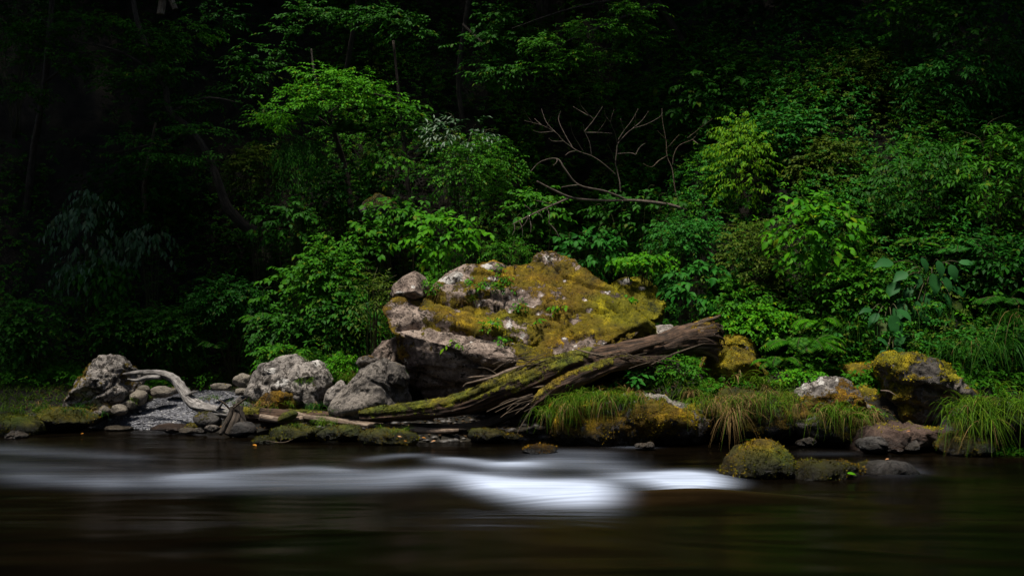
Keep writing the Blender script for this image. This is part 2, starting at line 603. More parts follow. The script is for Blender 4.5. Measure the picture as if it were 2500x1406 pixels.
THIN = [([(-60, 1092), (110, 1104), (330, 1120)], 14, .15), ([(430, 1168), (640, 1150), (770, 1142), (830, 1152)], 8, .28),
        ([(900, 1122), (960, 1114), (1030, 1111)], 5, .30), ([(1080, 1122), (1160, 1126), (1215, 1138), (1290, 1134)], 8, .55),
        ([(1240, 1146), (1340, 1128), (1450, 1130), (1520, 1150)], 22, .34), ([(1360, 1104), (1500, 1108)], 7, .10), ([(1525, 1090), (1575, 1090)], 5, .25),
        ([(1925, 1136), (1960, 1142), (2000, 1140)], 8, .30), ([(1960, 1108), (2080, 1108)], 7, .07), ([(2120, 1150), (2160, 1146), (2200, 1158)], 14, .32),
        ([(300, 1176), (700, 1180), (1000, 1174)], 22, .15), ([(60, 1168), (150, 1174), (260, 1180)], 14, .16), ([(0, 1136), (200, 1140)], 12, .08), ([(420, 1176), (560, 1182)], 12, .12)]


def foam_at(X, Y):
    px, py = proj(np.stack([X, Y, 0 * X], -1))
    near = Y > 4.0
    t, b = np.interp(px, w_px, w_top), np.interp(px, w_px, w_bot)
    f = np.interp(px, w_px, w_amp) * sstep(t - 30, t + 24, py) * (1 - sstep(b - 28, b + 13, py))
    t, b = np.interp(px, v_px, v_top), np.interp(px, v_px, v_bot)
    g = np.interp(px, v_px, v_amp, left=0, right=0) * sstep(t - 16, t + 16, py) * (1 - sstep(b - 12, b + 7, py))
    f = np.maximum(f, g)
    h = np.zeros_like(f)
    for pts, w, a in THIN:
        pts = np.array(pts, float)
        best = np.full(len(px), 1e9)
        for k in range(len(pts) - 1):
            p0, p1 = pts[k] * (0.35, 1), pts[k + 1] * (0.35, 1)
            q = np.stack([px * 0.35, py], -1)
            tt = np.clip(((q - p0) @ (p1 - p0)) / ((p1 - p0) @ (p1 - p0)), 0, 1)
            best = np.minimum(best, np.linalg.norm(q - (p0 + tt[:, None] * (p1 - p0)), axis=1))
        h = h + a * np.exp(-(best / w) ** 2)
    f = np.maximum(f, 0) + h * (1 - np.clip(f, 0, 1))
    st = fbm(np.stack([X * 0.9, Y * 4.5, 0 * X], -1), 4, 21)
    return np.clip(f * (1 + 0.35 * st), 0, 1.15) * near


xs = np.linspace(-9, 9, 420)
ys = np.concatenate([np.linspace(2.2, 5.6, 40)[:-1], np.linspace(5.6, 13.6, 330)])
X, Y = np.meshgrid(xs, ys)
i = np.arange(X.size).reshape(X.shape)
FQ = np.stack([i[:-1, :-1], i[:-1, 1:], i[1:, 1:], i[1:, :-1]], -1).reshape(-1, 4)
X, Y = X.ravel(), Y.ravel()
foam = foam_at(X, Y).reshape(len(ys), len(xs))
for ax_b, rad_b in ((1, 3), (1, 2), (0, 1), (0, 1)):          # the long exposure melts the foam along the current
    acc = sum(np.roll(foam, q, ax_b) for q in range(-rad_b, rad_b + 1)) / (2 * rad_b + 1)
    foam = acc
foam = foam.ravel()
brown_sheen = np.zeros_like(X)  # brownish highlight on the water hump, put into the water's colour
Z = 0.014 * fbm(np.stack([X * 0.8, Y * 2.2, 0 * X], -1), 3, 31) + 0.03 * np.clip(foam, 0, 1)
edge = 6.9 + 0.15 * np.sin(X * 0.9)
Z += 0.045 * (1 - sstep(edge - 1.2, edge, Y))
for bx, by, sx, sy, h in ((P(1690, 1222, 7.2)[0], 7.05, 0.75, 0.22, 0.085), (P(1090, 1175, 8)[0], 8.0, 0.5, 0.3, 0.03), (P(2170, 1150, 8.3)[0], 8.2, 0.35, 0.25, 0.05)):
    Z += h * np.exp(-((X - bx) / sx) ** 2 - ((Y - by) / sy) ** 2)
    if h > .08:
        brown_sheen = np.exp(-((X - bx) / sx) ** 2 - ((Y - by - .25 * (X - bx)) / sy) ** 2)
border = np.minimum(sstep(2.2, 3.2, Y), 1 - sstep(8.3, 9.0, np.abs(X)))
Z *= border


def water_mat():
    m, nt = new_mat('dark_silky_water')
    c = coords(nt, (0.33, 1.25, 1))
    n = noise_n(nt, c, 1.6, 5, 0.55, 0.4)
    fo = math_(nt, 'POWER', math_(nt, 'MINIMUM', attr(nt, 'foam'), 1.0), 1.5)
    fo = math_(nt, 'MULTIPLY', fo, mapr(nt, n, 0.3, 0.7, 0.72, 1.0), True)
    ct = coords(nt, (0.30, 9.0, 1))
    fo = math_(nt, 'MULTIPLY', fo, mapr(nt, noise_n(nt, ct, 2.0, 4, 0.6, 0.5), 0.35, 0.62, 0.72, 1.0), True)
    deep = mix(nt, mapr(nt, n, 0.3, 0.7), (0.0005, 0.0004, 0.0002), (0.0026, 0.0017, 0.0008))
    deep = mix(nt, math_(nt, 'MULTIPLY', attr(nt, 'brown_sheen'), mapr(nt, n, .35, .65, .3, 1)), deep, (0.016, 0.0095, 0.0035))  # tints the hump brown in place of a highlight
    cb = coords(nt, (0.42, 1.0, 1))
    b = bump(nt, noise_n(nt, cb, 1.3, 2, 0.45, 0.6), 0.45, 0.10)
    w = nd(nt, 'ShaderNodeBsdfPrincipled')
    nt.links.new(deep, w.inputs['Base Color'])
    w.inputs['Roughness'].default_value = 0.22
    w.inputs['IOR'].default_value = 1.2
    w.inputs['Specular IOR Level'].default_value = 0.1
    nt.links.new(b, w.inputs['Normal'])
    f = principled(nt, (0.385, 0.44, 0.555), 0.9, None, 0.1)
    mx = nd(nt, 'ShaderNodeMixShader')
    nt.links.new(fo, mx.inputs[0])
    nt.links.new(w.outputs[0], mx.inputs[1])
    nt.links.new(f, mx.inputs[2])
    out(nt, mx.outputs[0])
    return m


M['water'] = water_mat()
V = np.stack([X, Y, Z], -1)
# aprons that carry the still outer water on
nV = len(V)
ring = [(-40, -5), (40, -5), (40, 2.2), (-40, 2.2), (-9, 2.2), (9, 2.2), (-40, 13.6), (40, 13.6), (-9, 13.6), (9, 13.6)]
A_V = np.array([(a, b, 0.0) for a, b in ring])
A_F = np.array([(0, 1, 2, 3), (3, 4, 8, 6), (5, 2, 7, 9)]) + nV
o = obj('river', np.concatenate([V, A_V]), [FQ, A_F], M['water'], attrs={'foam': np.concatenate([foam * border, np.zeros(len(A_V))]), 'brown_sheen': np.concatenate([brown_sheen, np.zeros(len(A_V))])})
o['kind'] = 'structure'


# ------------------------------------------------------------------ rocks
def E(cx, cy, rx, ry, n=14, seed=None):
    rs = np.random.RandomState(seed if seed is not None else int(cx * 7 + cy))
    a = np.arange(n) * 2 * np.pi / n
    k = 1 + 0.09 * rs.uniform(-1, 1, n)
    return [(cx + rx * math.cos(t) * q, cy + ry * math.sin(t) * q) for t, q in zip(a, k)]


def rock_shape(sil, Y, df, db, n=2.5, facets=9, fd=(0.80, 0.95), amp=0.04, freq=2.5, level=5, seed=1, planes=(), cracks=(),
               moss=(0.2, 0.3, 0.4), hue=0.5, bare=(), green=(), white=(), strata=None, blocks=None):
    rs = np.random.RandomState(seed)
    D, Fc = ico(level)
    pts = np.array([P(a, b, Y) for a, b in sil])
    c0 = pts.mean(0)
    q = pts[:, [0, 2]] - c0[[0, 2]]
    dense = np.concatenate([q[k] + (q[(k + 1) % len(q)] - q[k]) * np.linspace(0, 1, 40, endpoint=False)[:, None] for k in range(len(q))])
    ang, rad = np.arctan2(dense[:, 1], dense[:, 0]), np.linalg.norm(dense, axis=1)
    od = np.argsort(ang)
    ang, rad = ang[od], rad[od]
    th = np.arctan2(D[:, 2], D[:, 0])
    R = np.interp(th, np.concatenate([ang - 2 * np.pi, ang, ang + 2 * np.pi]), np.tile(rad, 3))
    c, s = np.sqrt(D[:, 0] ** 2 + D[:, 2] ** 2), np.abs(D[:, 1])
    k = 1.0 / np.maximum((c ** n + s ** n) ** (1 / n), 1e-9)
    dep = np.where(D[:, 1] < 0, -df, db)
    V = np.stack([R * c * k * np.cos(th), dep * s * k, R * c * k * np.sin(th)], -1)
    size = float(rad.mean())
    for _ in range(facets):
        nn = unit(np.array([rs.normal(), -abs(rs.normal()) - 0.25, rs.normal() * 0.8 + 0.35]))
        h = (V @ nn).max() * rs.uniform(*fd)
        ex = np.maximum(V @ nn - h, 0)
        V = V - 0.93 * ex[:, None] * nn
    for p0, nn in planes:
        nn = unit(np.array(nn))
        ex = np.maximum((V + c0 - np.array(p0)) @ nn, 0)
        V = V - 0.97 * ex[:, None] * nn
    N = normals(V, [Fc])
    W = V + c0
    o_ = seed * 7.7
    d = amp * fbm(W * freq / max(size, .25) * 0.5 + o_, 4, seed) + 0.35 * amp * (1 - 2 * np.abs(fbm(W * freq * 2 / max(size, .25) * 0.5 + o_, 3, seed + 9)))
    d = d + 0.22 * amp * fbm(W * 16 + o_, 4, seed + 3, .65)
    if level >= 5 and moss[0] < .68:
        for fq, wdt, dpt in ((1.5, .035, .045), (3.4, .05, .022)):
            vv = np.abs(fbm(W * np.array((1, 1, 1.5)) * fq / max(size, .3) * .6 + o_ * 2, 4, seed + 50, .55))
            gt = sstep(-.15, .2, fbm(W * 1.2 / max(size, .3) + o_ + fq, 2, seed + 52))
            d = d - dpt * size * gt * (1 - sstep(0, wdt, vv))
    if strata:
        nn, gap, sa = strata
        u = (W @ unit(np.array(nn))) / gap + 0.9 * fbm(W * 1.1 + o_, 3, seed + 5)
        fr = np.abs(u - np.round(u))
        gate = sstep(-0.1, 0.35, fbm(W * 1.3 + 5 + o_, 2, seed + 6))
        d = d - sa * gate * (1 - sstep(0.0, 0.10, fr)) + 0.5 * sa * (np.floor(u + .5) % 2 - .5) * sstep(0.2, 0.5, gate)
    if blocks:
        nb_, step, cw, cd = blocks
        lo, hi = W.min(0), W.max(0)
        S = lo + (hi - lo) * rs.uniform(0, 1, (nb_, 3))
        ax0 = unit(np.array((0.25, 0.3, 1.0)))
        Wq = W + 0.05 * size * np.stack([fbm(W * 2 / size + o_ + q_, 3, seed + 30 + q_) for q_ in (0, 1, 2)], -1)
        st_ = lambda X_: X_ + (X_ @ ax0)[:, None] * ax0 * 1.0
        A_, B_ = st_(Wq), st_(S)
        f1, f2, id1 = np.full(len(W), 1e9), np.full(len(W), 1e9), np.zeros(len(W), int)
        for q_ in range(nb_):
            dq = np.linalg.norm(A_ - B_[q_], axis=1)
            f2 = np.minimum(f2, np.maximum(dq, f1))
            id1 = np.where(dq < f1, q_, id1)
            f1 = np.minimum(f1, dq)
        g_ = f2 - f1
        gate = sstep(-.25, .25, fbm(W * 1.6 / size + o_, 2, seed + 40))
        d = d + rs.uniform(-1, 1, nb_)[id1] * step * sstep(0, cw * 1.2, g_) - cd * gate * (1 - sstep(0, cw, g_))
        tilt = rs.normal(size=(nb_, 3)) * step * 1.2 / size
        d = d + np.einsum('ij,ij->i', tilt[id1], W - S[id1])
    px, py = proj(W)
    front = N[:, 1] < 0.2
    for line, wd, dp in cracks:
        best = np.full(len(px), 1e9)
        jx = 4 * fbm(W * 4, 2, 77)
        for k2 in range(len(line) - 1):
            p0, p1 = np.array(line[k2], float), np.array(line[k2 + 1], float)
            qq = np.stack([px + jx, py + jx], -1)
            tt = np.clip(((qq - p0) @ (p1 - p0)) / ((p1 - p0) @ (p1 - p0)), 0, 1)
            best = np.minimum(best, np.linalg.norm(qq - (p0 + tt[:, None] * (p1 - p0)), axis=1))
        d = d - dp * np.exp(-(best / wd) ** 2) * front
        lx = np.array([q_[0] for q_ in line], float)
        ly = np.interp(px, lx if lx[0] < lx[-1] else lx[::-1], [q_[1] for q_ in (line if lx[0] < lx[-1] else line[::-1])])
        end = sstep(lx.min() - 10, lx.min() + 25, px) * (1 - sstep(lx.max() - 25, lx.max() + 10, px))
        below = py - ly
        d = d - .22 * dp * end * sstep(-2, 4, below) * (1 - sstep(3 * wd, 11 * wd, below)) * front
    V = V + d[:, None] * N
    N = normals(V, [Fc])
    W = V + c0
    mo = moss[0] + moss[1] * N[:, 2] + moss[2] * fbm(W * 3.0 + o_, 5, seed + 11, .6)
    for bx, by, br, ba in bare:
        mo = mo - ba * np.exp(-(((px - bx) / br) ** 2 + ((py - by) / (br * 0.6)) ** 2)) * front
    hu = np.full(len(V), hue) + 0.25 * fbm(W * 1.5 + o_, 2, seed + 12)
    for bx, by, br, ba in green:
        hu = hu + ba * np.exp(-(((px - bx) / br) ** 2 + ((py - by) / br) ** 2))
    wh = np.zeros(len(V))
    for bx, by, br in white:
        wh = np.maximum(wh, np.exp(-(((px - bx) / br) ** 2 + ((py - by) / (br * 0.7)) ** 2)) * 0.75)
    mk = sstep(0.35, 0.65, mo)
    V = V + (mk * (0.016 + 0.020 * fbm(W * 9 + o_, 4, 6, .65) + 0.012 * fbm(W * 30, 3, 5)) * min(1, size * 2.2))[:, None] * N
    W = V + c0
    wet = 1 - sstep(0.07, 0.21, W[:, 2] + 0.02 * fbm(W * 6, 2, 3))
    return W, Fc, dict(moss=np.clip(mo, -1, 2), hue=np.clip(hu, 0, 1), wet=wet, white=wh)


FUZZ = [0]


def fuzz(par, W, Fc, at, mat, dens=2600, size=.022):
    """moss cushions: short upright sprigs wherever the stone carries moss"""
    FUZZ[0] += 1
    rs = np.random.RandomState(5000 + FUZZ[0])
    a, b, c = W[Fc[:, 0]], W[Fc[:, 1]], W[Fc[:, 2]]
    cr = np.cross(b - a, c - a)
    ar = np.linalg.norm(cr, axis=1) / 2
    N = cr / np.maximum(2 * ar[:, None], 1e-12)
    mo = at['moss'][Fc].mean(1)
    p = ar * (mo > .50) * (N[:, 1] < .35) * (a[:, 2] > .0)
    if p.sum() <= 0:
        return
    n = int(min(p.sum() * dens, 16000))
    if n < 20:
        return
    k = rs.choice(len(Fc), n, p=p / p.sum())
    r1, r2 = rs.uniform(size=n), rs.uniform(size=n)
    q = r1 + r2 > 1
    r1[q], r2[q] = 1 - r1[q], 1 - r2[q]
    pos = a[k] + r1[:, None] * (b - a)[k] + r2[:, None] * (c - a)[k]
    keep = vnoise(pos * 9 + 3, 8) + .5 * vnoise(pos * 30, 9) > -.25
    pos, k = pos[keep], k[keep]
    n = len(pos)
    if n < 8:
        return
    ax = unit(N[k] + .75 * rs.normal(size=(n, 3)) + (0, 0, .1))
    V, Fs = leaf_array(LEAF_CHEAP, pos - ax * .004, ax, unit(rs.normal(size=(n, 3)) + (0, -.6, .8)), size * rs.uniform(.5, 1.3, n), np.full(n, .42))
    hu = np.clip(at['hue'][Fc[k, 0]] + .2 * rs.normal(size=n), 0, 1)
    ti = .41 + 1.15 * fbm(pos * 3.2 + 9, 4, 12, .7) + .35 * vnoise(pos * 22, 13) + .22 * rs.uniform(-1, 1, n)
    hu = np.clip(hu + .5 * fbm(pos * 1.7 + 31, 3, 14), 0, 1)
    obj('moss', V, Fs, M[mat], par, dict(hue=np.repeat(hu, 4), tint=np.repeat(np.clip(ti, 0, 1), 4)), kind='stuff')


def rock(name, label, sil, Y, df, db, mat, group=None, cat='rock', parent=None, fz=True, **kw):
    if 'blocks' not in kw and kw.get('level', 5) >= 5:
        kw['blocks'] = (7, .035 * px_len(max(q[0] for q in sil) - min(q[0] for q in sil), Y) / 2, .06, .02) if kw.get('moss', (0,))[0] < .5 else None
    W, Fc, at = rock_shape(sil, Y, df, db, **kw)
    o = obj(name, W, [Fc], M[mat], parent, at)
    if fz and parent is None:
        fuzz(o, W, Fc, at, 'damp_moss_sprig' if mat == 'dark' else 'moss_sprig')
    if parent is None:
        tag(o, label, cat, group)
    return o


def plane3(a, b, c, ref=(0, -1, 1)):
    a, b, c = P(*a), P(*b), P(*c)
    n = unit(np.cross(b - a, c - a))
    if n @ np.array(ref) < 0:
        n = -n
    return a, n


_r = np.random.RandomState(41)
B_SPOTS = [(1180 + 340 * a, 660 + 190 * b, 3.5 + 5 * c) for a, b, c in _r.uniform(0, 1, (30, 3)) if 660 + 190 * b > 625 + .75 * max(0, 1180 + 340 * a - 1390)]
B_SIL = [(950, 757), (975, 735), (1040, 722), (1062, 690), (1110, 660), (1150, 648), (1205, 635), (1240, 645), (1296, 634), (1318, 612),
         (1352, 608), (1386, 626), (1430, 666), (1480, 705), (1530, 748), (1588, 806), (1572, 835), (1500, 870), (1440, 900), (1300, 950),
         (1230, 990), (1130, 990), (1045, 978), (1010, 940), (1000, 890), (985, 850), (972, 810)]
boulder = rock('boulder', 'huge slanting mossy boulder with pinkish stone and dark undercut behind the fallen log', B_SIL, 12.75, 1.75, 1.1, 'pink', cat='boulder',
               n=3.2, facets=4, fd=(0.93, 0.99), amp=0.045, freq=6.0, level=7, seed=3,
               planes=[plane3((975, 812, 12.0), (1260, 897, 11.6), (1345, 625, 12.95)),
                       plane3((975, 820, 12.0), (1260, 900, 11.6), (1080, 985, 12.25), (-0.3, -1, -0.6)),
                       plane3((1430, 893, 11.75), (1592, 808, 12.25), (1530, 900, 12.2), (0.5, -1, -0.3))],
               cracks=[([(955, 798), (1010, 788), (1080, 800), (1150, 806), (1240, 828), (1310, 834)], 6, 0.11), ([(1060, 730), (1110, 738), (1190, 722), (1260, 726)], 6, 0.08),
                       ([(1180, 818), (1240, 812), (1300, 822)], 4, 0.06), ([(1130, 845), (1200, 850), (1260, 875)], 6, 0.09),
                       ([(1090, 855), (1150, 885), (1230, 920)], 6, 0.11), ([(1000, 910), (1090, 940), (1210, 945)], 5, 0.08), ([(1020, 960), (1120, 950)], 5, 0.06),
                       ([(1380, 870), (1410, 820), (1395, 760)], 10, 0.05), ([(1280, 740), (1340, 760), (1380, 800)], 5, 0.05),
                       ([(1485, 748), (1510, 760)], 6, 0.09), ([(1480, 850), (1540, 822)], 8, 0.10), ([(1150, 690), (1180, 700), (1240, 690)], 8, 0.07)],
               moss=(0.78, 0.08, 1.25), hue=0.34, blocks=(60, .034, .022, .030),
               bare=[(1510, 765, 46, -.7), (1560, 800, 36, -.7), (1440, 700, 40, -.4), (1300, 860, 50, -.4), (985, 768, 46, .95), (1050, 772, 34, .5), (1020, 818, 52, 1.0), (1105, 838, 50, .85), (1185, 846, 50, .75), (1245, 858, 34, .5), (1110, 675, 38, .6), (1340, 626, 32, .45), (1300, 650, 22, .35),
                     (1245, 798, 26, .7), (1412, 780, 26, .6), (1405, 835, 34, .6), (1450, 838, 30, .6), (1480, 715, 14, .6), (1170, 910, 70, 1.2), (1060, 890, 70, 1.2), (1080, 950, 90, 1.2), (1230, 905, 40, .9), (1232, 735, 24, .5), (1370, 865, 30, .5)] + [(a, b, r * 1.3, .9) for a, b, r in B_SPOTS],
               green=[(1540, 770, 60, .8), (1585, 805, 40, .5), (1230, 780, 60, .4), (1440, 800, 60, .25), (1490, 730, 50, .5), (1250, 850, 60, .2)],
               white=[(1118, 682, 15), (1095, 690, 10), (1243, 800, 15), (1482, 712, 9), (1250, 655, 9), (1320, 690, 7), (1440, 765, 9), (1340, 630, 16), (1018, 725, 10),
                      (985, 745, 9), (1150, 832, 8), (1190, 652, 10), (1395, 752, 6), (1275, 665, 7)] + B_SPOTS,
               strata=((0.25, 0.25, 1.0), 0.30, 0.022))
_bw = np.empty(len(boulder.data.vertices) * 3)
boulder.data.vertices.foreach_get('co', _bw)
_bw = _bw.reshape(-1, 3) + np.array(boulder.location)
_bpx, _bpy = proj(_bw)


def boulder_front(px, py):
    """distance of the boulder's near surface behind a place on its face"""
    r = 8
    while True:
        k = (np.abs(_bpx - px) < r) & (np.abs(_bpy - py) < r)
        if k.any():
            return float(_bw[k, 1].min())
        r *= 2


rock('knob', '', [(952, 718), (962, 697), (985, 678), (1015, 662), (1035, 674), (1052, 702), (1046, 722), (1000, 736), (965, 733)], 12.55, 0.45, 0.6, 'pink', parent=boulder,
     n=3, facets=10, fd=(.62, .86), amp=0.018, level=5, blocks=None, seed=8, moss=(-0.05, 0.15, 0.6), hue=0.2, white=[(975, 718, 16), (1008, 700, 8)])
rock('ledge_block', '', [(1055, 700), (1075, 684), (1115, 664), (1135, 668), (1128, 700), (1100, 715), (1070, 715)], 12.82, 0.3, 0.5, 'pale', parent=boulder,
     facets=6, amp=0.02, level=4, seed=18, moss=(-0.1, 0.0, 0.6), hue=0.1, white=[(1090, 688, 26), (1120, 675, 18)])
rock('ledge_block', '', [(1140, 668), (1165, 652), (1205, 640), (1235, 650), (1225, 672), (1180, 684), (1145, 686)], 12.92, 0.3, 0.5, 'pink', parent=boulder,
     facets=6, amp=0.02, level=4, seed=19, moss=(0.05, 0.1, 0.7), hue=0.2, white=[(1190, 652, 22)])
rock('ledge_block', '', [(1120, 850), (1180, 836), (1250, 850), (1282, 880), (1240, 900), (1160, 886)], 11.75, 0.32, 0.5, 'pink', parent=boulder,
     facets=7, amp=0.03, level=5, seed=20, moss=(-0.1, 0.3, 0.6), hue=0.3)

G_FALL = 'fallen rocks at the left foot of the huge boulder'
rock('boulder', 'yellow-green mossed boulder under ivy behind the slanting boulder', [(1480, 745), (1490, 708), (1518, 684), (1564, 674), (1600, 690), (1614, 740), (1604, 778), (1560, 796), (1505, 772)],
     13.4, 0.9, 0.6, 'pale', cat='boulder', level=5, amp=0.05, seed=21, facets=5, planes=[plane3((1465, 770, 12.75), (1605, 780, 12.75), (1540, 680, 13.5))], moss=(0.95, 0.15, 0.5), hue=0.95, bare=[(1528, 692, 16, 1.3), (1568, 706, 10, 1.3)], white=[(1528, 692, 12), (1568, 706, 7)])
rock('stone', 'small pale angular stone behind the mossy log just right of the boulder', [(1586, 815), (1600, 796), (1640, 794), (1655, 812), (1625, 824)], 12.5, 0.2, 0.25, 'pale', level=4, amp=0.02, seed=22, moss=(0.1, 0.2, 0.5))
rock('slab', 'pinkish slanted slab leaning on the left end of the boulder', [(905, 880), (915, 862), (940, 836), (975, 818), (998, 860), (985, 895), (930, 892)], 12.7, 0.45, 0.5, 'pink', G_FALL, 'rock', level=5, amp=0.04, seed=23, facets=8, moss=(-0.1, 0.2, 0.4), strata=((0.6, 0.1, .8), 0.07, 0.012))
rock('slab', 'flat grey slab with moss lump lying under the pinkish slanted slab', [(868, 885), (880, 874), (905, 868), (935, 872), (940, 886), (905, 893), (880, 895)], 12.5, 0.3, 0.3, 'grey', G_FALL, level=4, amp=0.03, seed=24, moss=(0.0, 0.35, 0.5), hue=0.3)
rock('stone', 'dark blocky stone below the flat grey slab', [(875, 915), (880, 897), (905, 892), (920, 905), (915, 925), (890, 925)], 12.45, 0.25, 0.3, 'grey', G_FALL, level=4, amp=0.03, seed=25, moss=(0, .2, .4))
rock('boulder', 'large grey angular boulder standing in front of the dark undercut', [(815, 997), (828, 962), (870, 925), (905, 897), (940, 880), (958, 888), (985, 925), (1002, 985), (965, 1012), (880, 1020), (828, 1012)],
     11.95, 0.5, 0.6, 'grey', G_FALL, 'boulder', level=6, amp=0.05, freq=3, seed=26, facets=7, n=3, moss=(-0.15, 0.15, 0.5), hue=0.5,
     planes=[plane3((880, 940, 11.55), (940, 930, 11.5), (840, 1000, 11.5), (-0.5, -1, 0.3)), plane3((935, 905, 11.55), (930, 1010, 11.45), (1000, 980, 11.9), (0.6, -1, 0))])
rock('stone', 'dark wedge-shaped stone capping the large grey angular boulder', [(938, 912), (952, 888), (985, 896), (998, 925), (990, 945), (955, 945)], 11.75, 0.25, 0.4, 'grey', G_FALL, level=5, amp=0.03, seed=27, facets=8, moss=(-0.1, .2, .4))
rock('stone', 'pointed grey stone between the pale boulder and the grey angular boulder', [(795, 985), (806, 950), (835, 930), (850, 945), (845, 990), (815, 1002)], 12.3, 0.25, 0.3, 'pale', G_FALL, level=5, amp=0.03, seed=28, moss=(.05, .2, .5), hue=.6)
rock('boulder', 'pale grey pitted boulder with orange moss at the end of the gravel beach', [(613, 938), (622, 912), (648, 892), (688, 870), (722, 872), (748, 890), (772, 888), (797, 912), (802, 958), (792, 1000), (740, 1006), (690, 996), (648, 982), (618, 962)],
     12.6, 0.6, 0.7, 'pale', cat='boulder', level=6, amp=0.07, freq=3.2, seed=29, facets=9, moss=(0.02, 0.0, 0.6), hue=0.08, bare=[(700, 900, 70, .5)],
     cracks=[([(640, 915), (690, 905), (720, 895)], 6, 0.05), ([(735, 900), (742, 950), (735, 1000)], 8, 0.06), ([(700, 925), (705, 900)], 4, .04)], white=[(690, 935, 24), (660, 905, 18), (770, 890, 12)])
rock('rock', 'mound of orange-brown moss at the foot of the pale pitted boulder', [(625, 990), (650, 962), (690, 950), (720, 960), (725, 995), (690, 1008), (640, 1006)], 12.15, 0.25, 0.4, 'tan', level=5, amp=0.04, seed=30, moss=(.75, .2, .4), hue=0.05)
rock('boulder', 'left slanted scaly boulder with mossy streaks above the rounded stones', [(168, 995), (178, 958), (202, 925), (235, 893), (268, 874), (298, 888), (318, 925), (330, 960), (312, 992), (268, 1006), (210, 1004)],
     13.2, 0.6, 0.7, 'pale', cat='boulder', level=6, amp=0.08, freq=4, seed=31, facets=8, moss=(0.30, 0.1, 0.9), hue=0.45, strata=((-0.55, 0.2, 0.8), 0.11, 0.03))
G_RND = 'rounded stones edging the gravel beach'
for nm, lb, sil, Yd, mt, sd in (
        ('stone', 'larger moss-capped rounded stone left of its twin beside the gravel', E(259, 998, 22, 15), 12.75, 'tan', 41),
        ('stone', 'smooth bare rounded stone right of the moss-capped one', E(291, 1001, 18, 13), 12.7, 'tan', 42),
        ('stone', 'flat rounded stone leaning up behind the smooth bare one', E(313, 988, 20, 13), 12.9, 'tan', 43),
        ('stone', 'cracked blocky tan stone below the driftwood tip', E(338, 970, 22, 20), 13.1, 'tan', 44),
        ('stone', 'small blocky stone on top of the cracked tan stone', E(350, 951, 16, 9), 13.2, 'tan', 45),
        ('stone', 'long low tan stone under the arch of grey driftwood', E(394, 957, 32, 13), 13.3, 'tan', 46),
        ('stone', 'flat pale stone at the top edge of the gravel', E(432, 952, 30, 8), 13.6, 'tan', 47),
        ('stone', 'tiny grey pebble-like stone at the left end of the rounded row', E(237, 1010, 9, 7), 12.6, 'grey', 48)):
    rock(nm, lb, sil, Yd, px_len(sil[0][0] - 259 if False else 18, Yd) * 1.1, px_len(18, Yd), mt, G_RND, 'stone', n=2.3, facets=4, amp=0.018, level=4, seed=sd, moss=((.15 if sd == 41 else -.1), .3, .4), hue=.4)
for lb, sil, Yd, mt, ms, sd in (
        ('squat block of brown-patched stone on the far edge of the gravel', [(566, 935), (572, 916), (590, 911), (610, 918), (612, 945), (590, 950)], 13.3, 'tan', (.0, .2, .6), 51),
        ('low flat stone left of the squat block on the gravel edge', E(540, 944, 26, 9), 13.4, 'tan', (-.1, .3, .4), 52),
        ('small buried stone on the gravel beneath the squat block', E(588, 956, 14, 8), 12.9, 'tan', (-.1, .1, .4), 53),
        ('mossy pointed stone upright behind the grey driftwood elbow', [(572, 1000), (576, 972), (586, 962), (594, 985), (592, 1005)], 12.1, 'pale', (.2, .0, .6), 54),
        ('dark mossy block holding up the grey driftwood', E(506, 1026, 34, 22), 12.0, 'dark', (.3, .3, .5), 55),
        ('wide wet flat slab at the foot of the gravel beach', E(420, 1043, 52, 6), 12.25, 'red', (-.3, .1, .3), 56),
        ('wet brown slab at the left water edge of the gravel', E(285, 1046, 36, 5), 12.6, 'tan', (-.2, .1, .3), 57),
        ('low brown stone in the shallows below the wet slab', E(424, 1049, 24, 8), 12.1, 'red', (-.3, .1, .3), 58),
        ('second low brown stone beside the green moss stone at the waterline', E(458, 1051, 22, 7), 12.0, 'tan', (-.3, .1, .3), 59),
        ('small bright green moss stone at the waterline under driftwood', E(468, 1042, 18, 8), 12.15, 'tan', (.8, .2, .3), 60),
        ('third low wet stone just left of the shiny white one', E(490, 1050, 17, 7), 11.95, 'grey', (-.3, .1, .3), 61),
        ('shiny whitish wet stone beside the drowned stump', E(519, 1046, 18, 9), 11.85, 'pale', (-.4, .0, .3), 62),
        ('black wet rock under the drowned stump', E(590, 1048, 36, 20), 11.7, 'dark', (-.1, .2, .3), 63)):
    w = (max(a for a, b in sil) - min(a for a, b in sil)) / 2
    rock('stone', lb, sil, Yd, px_len(w * .8, Yd), px_len(w, Yd), mt, None, 'stone', facets=6, amp=0.02, level=4, seed=sd, moss=ms, hue=.55)
G_WATER = 'moss stones along the water edge'
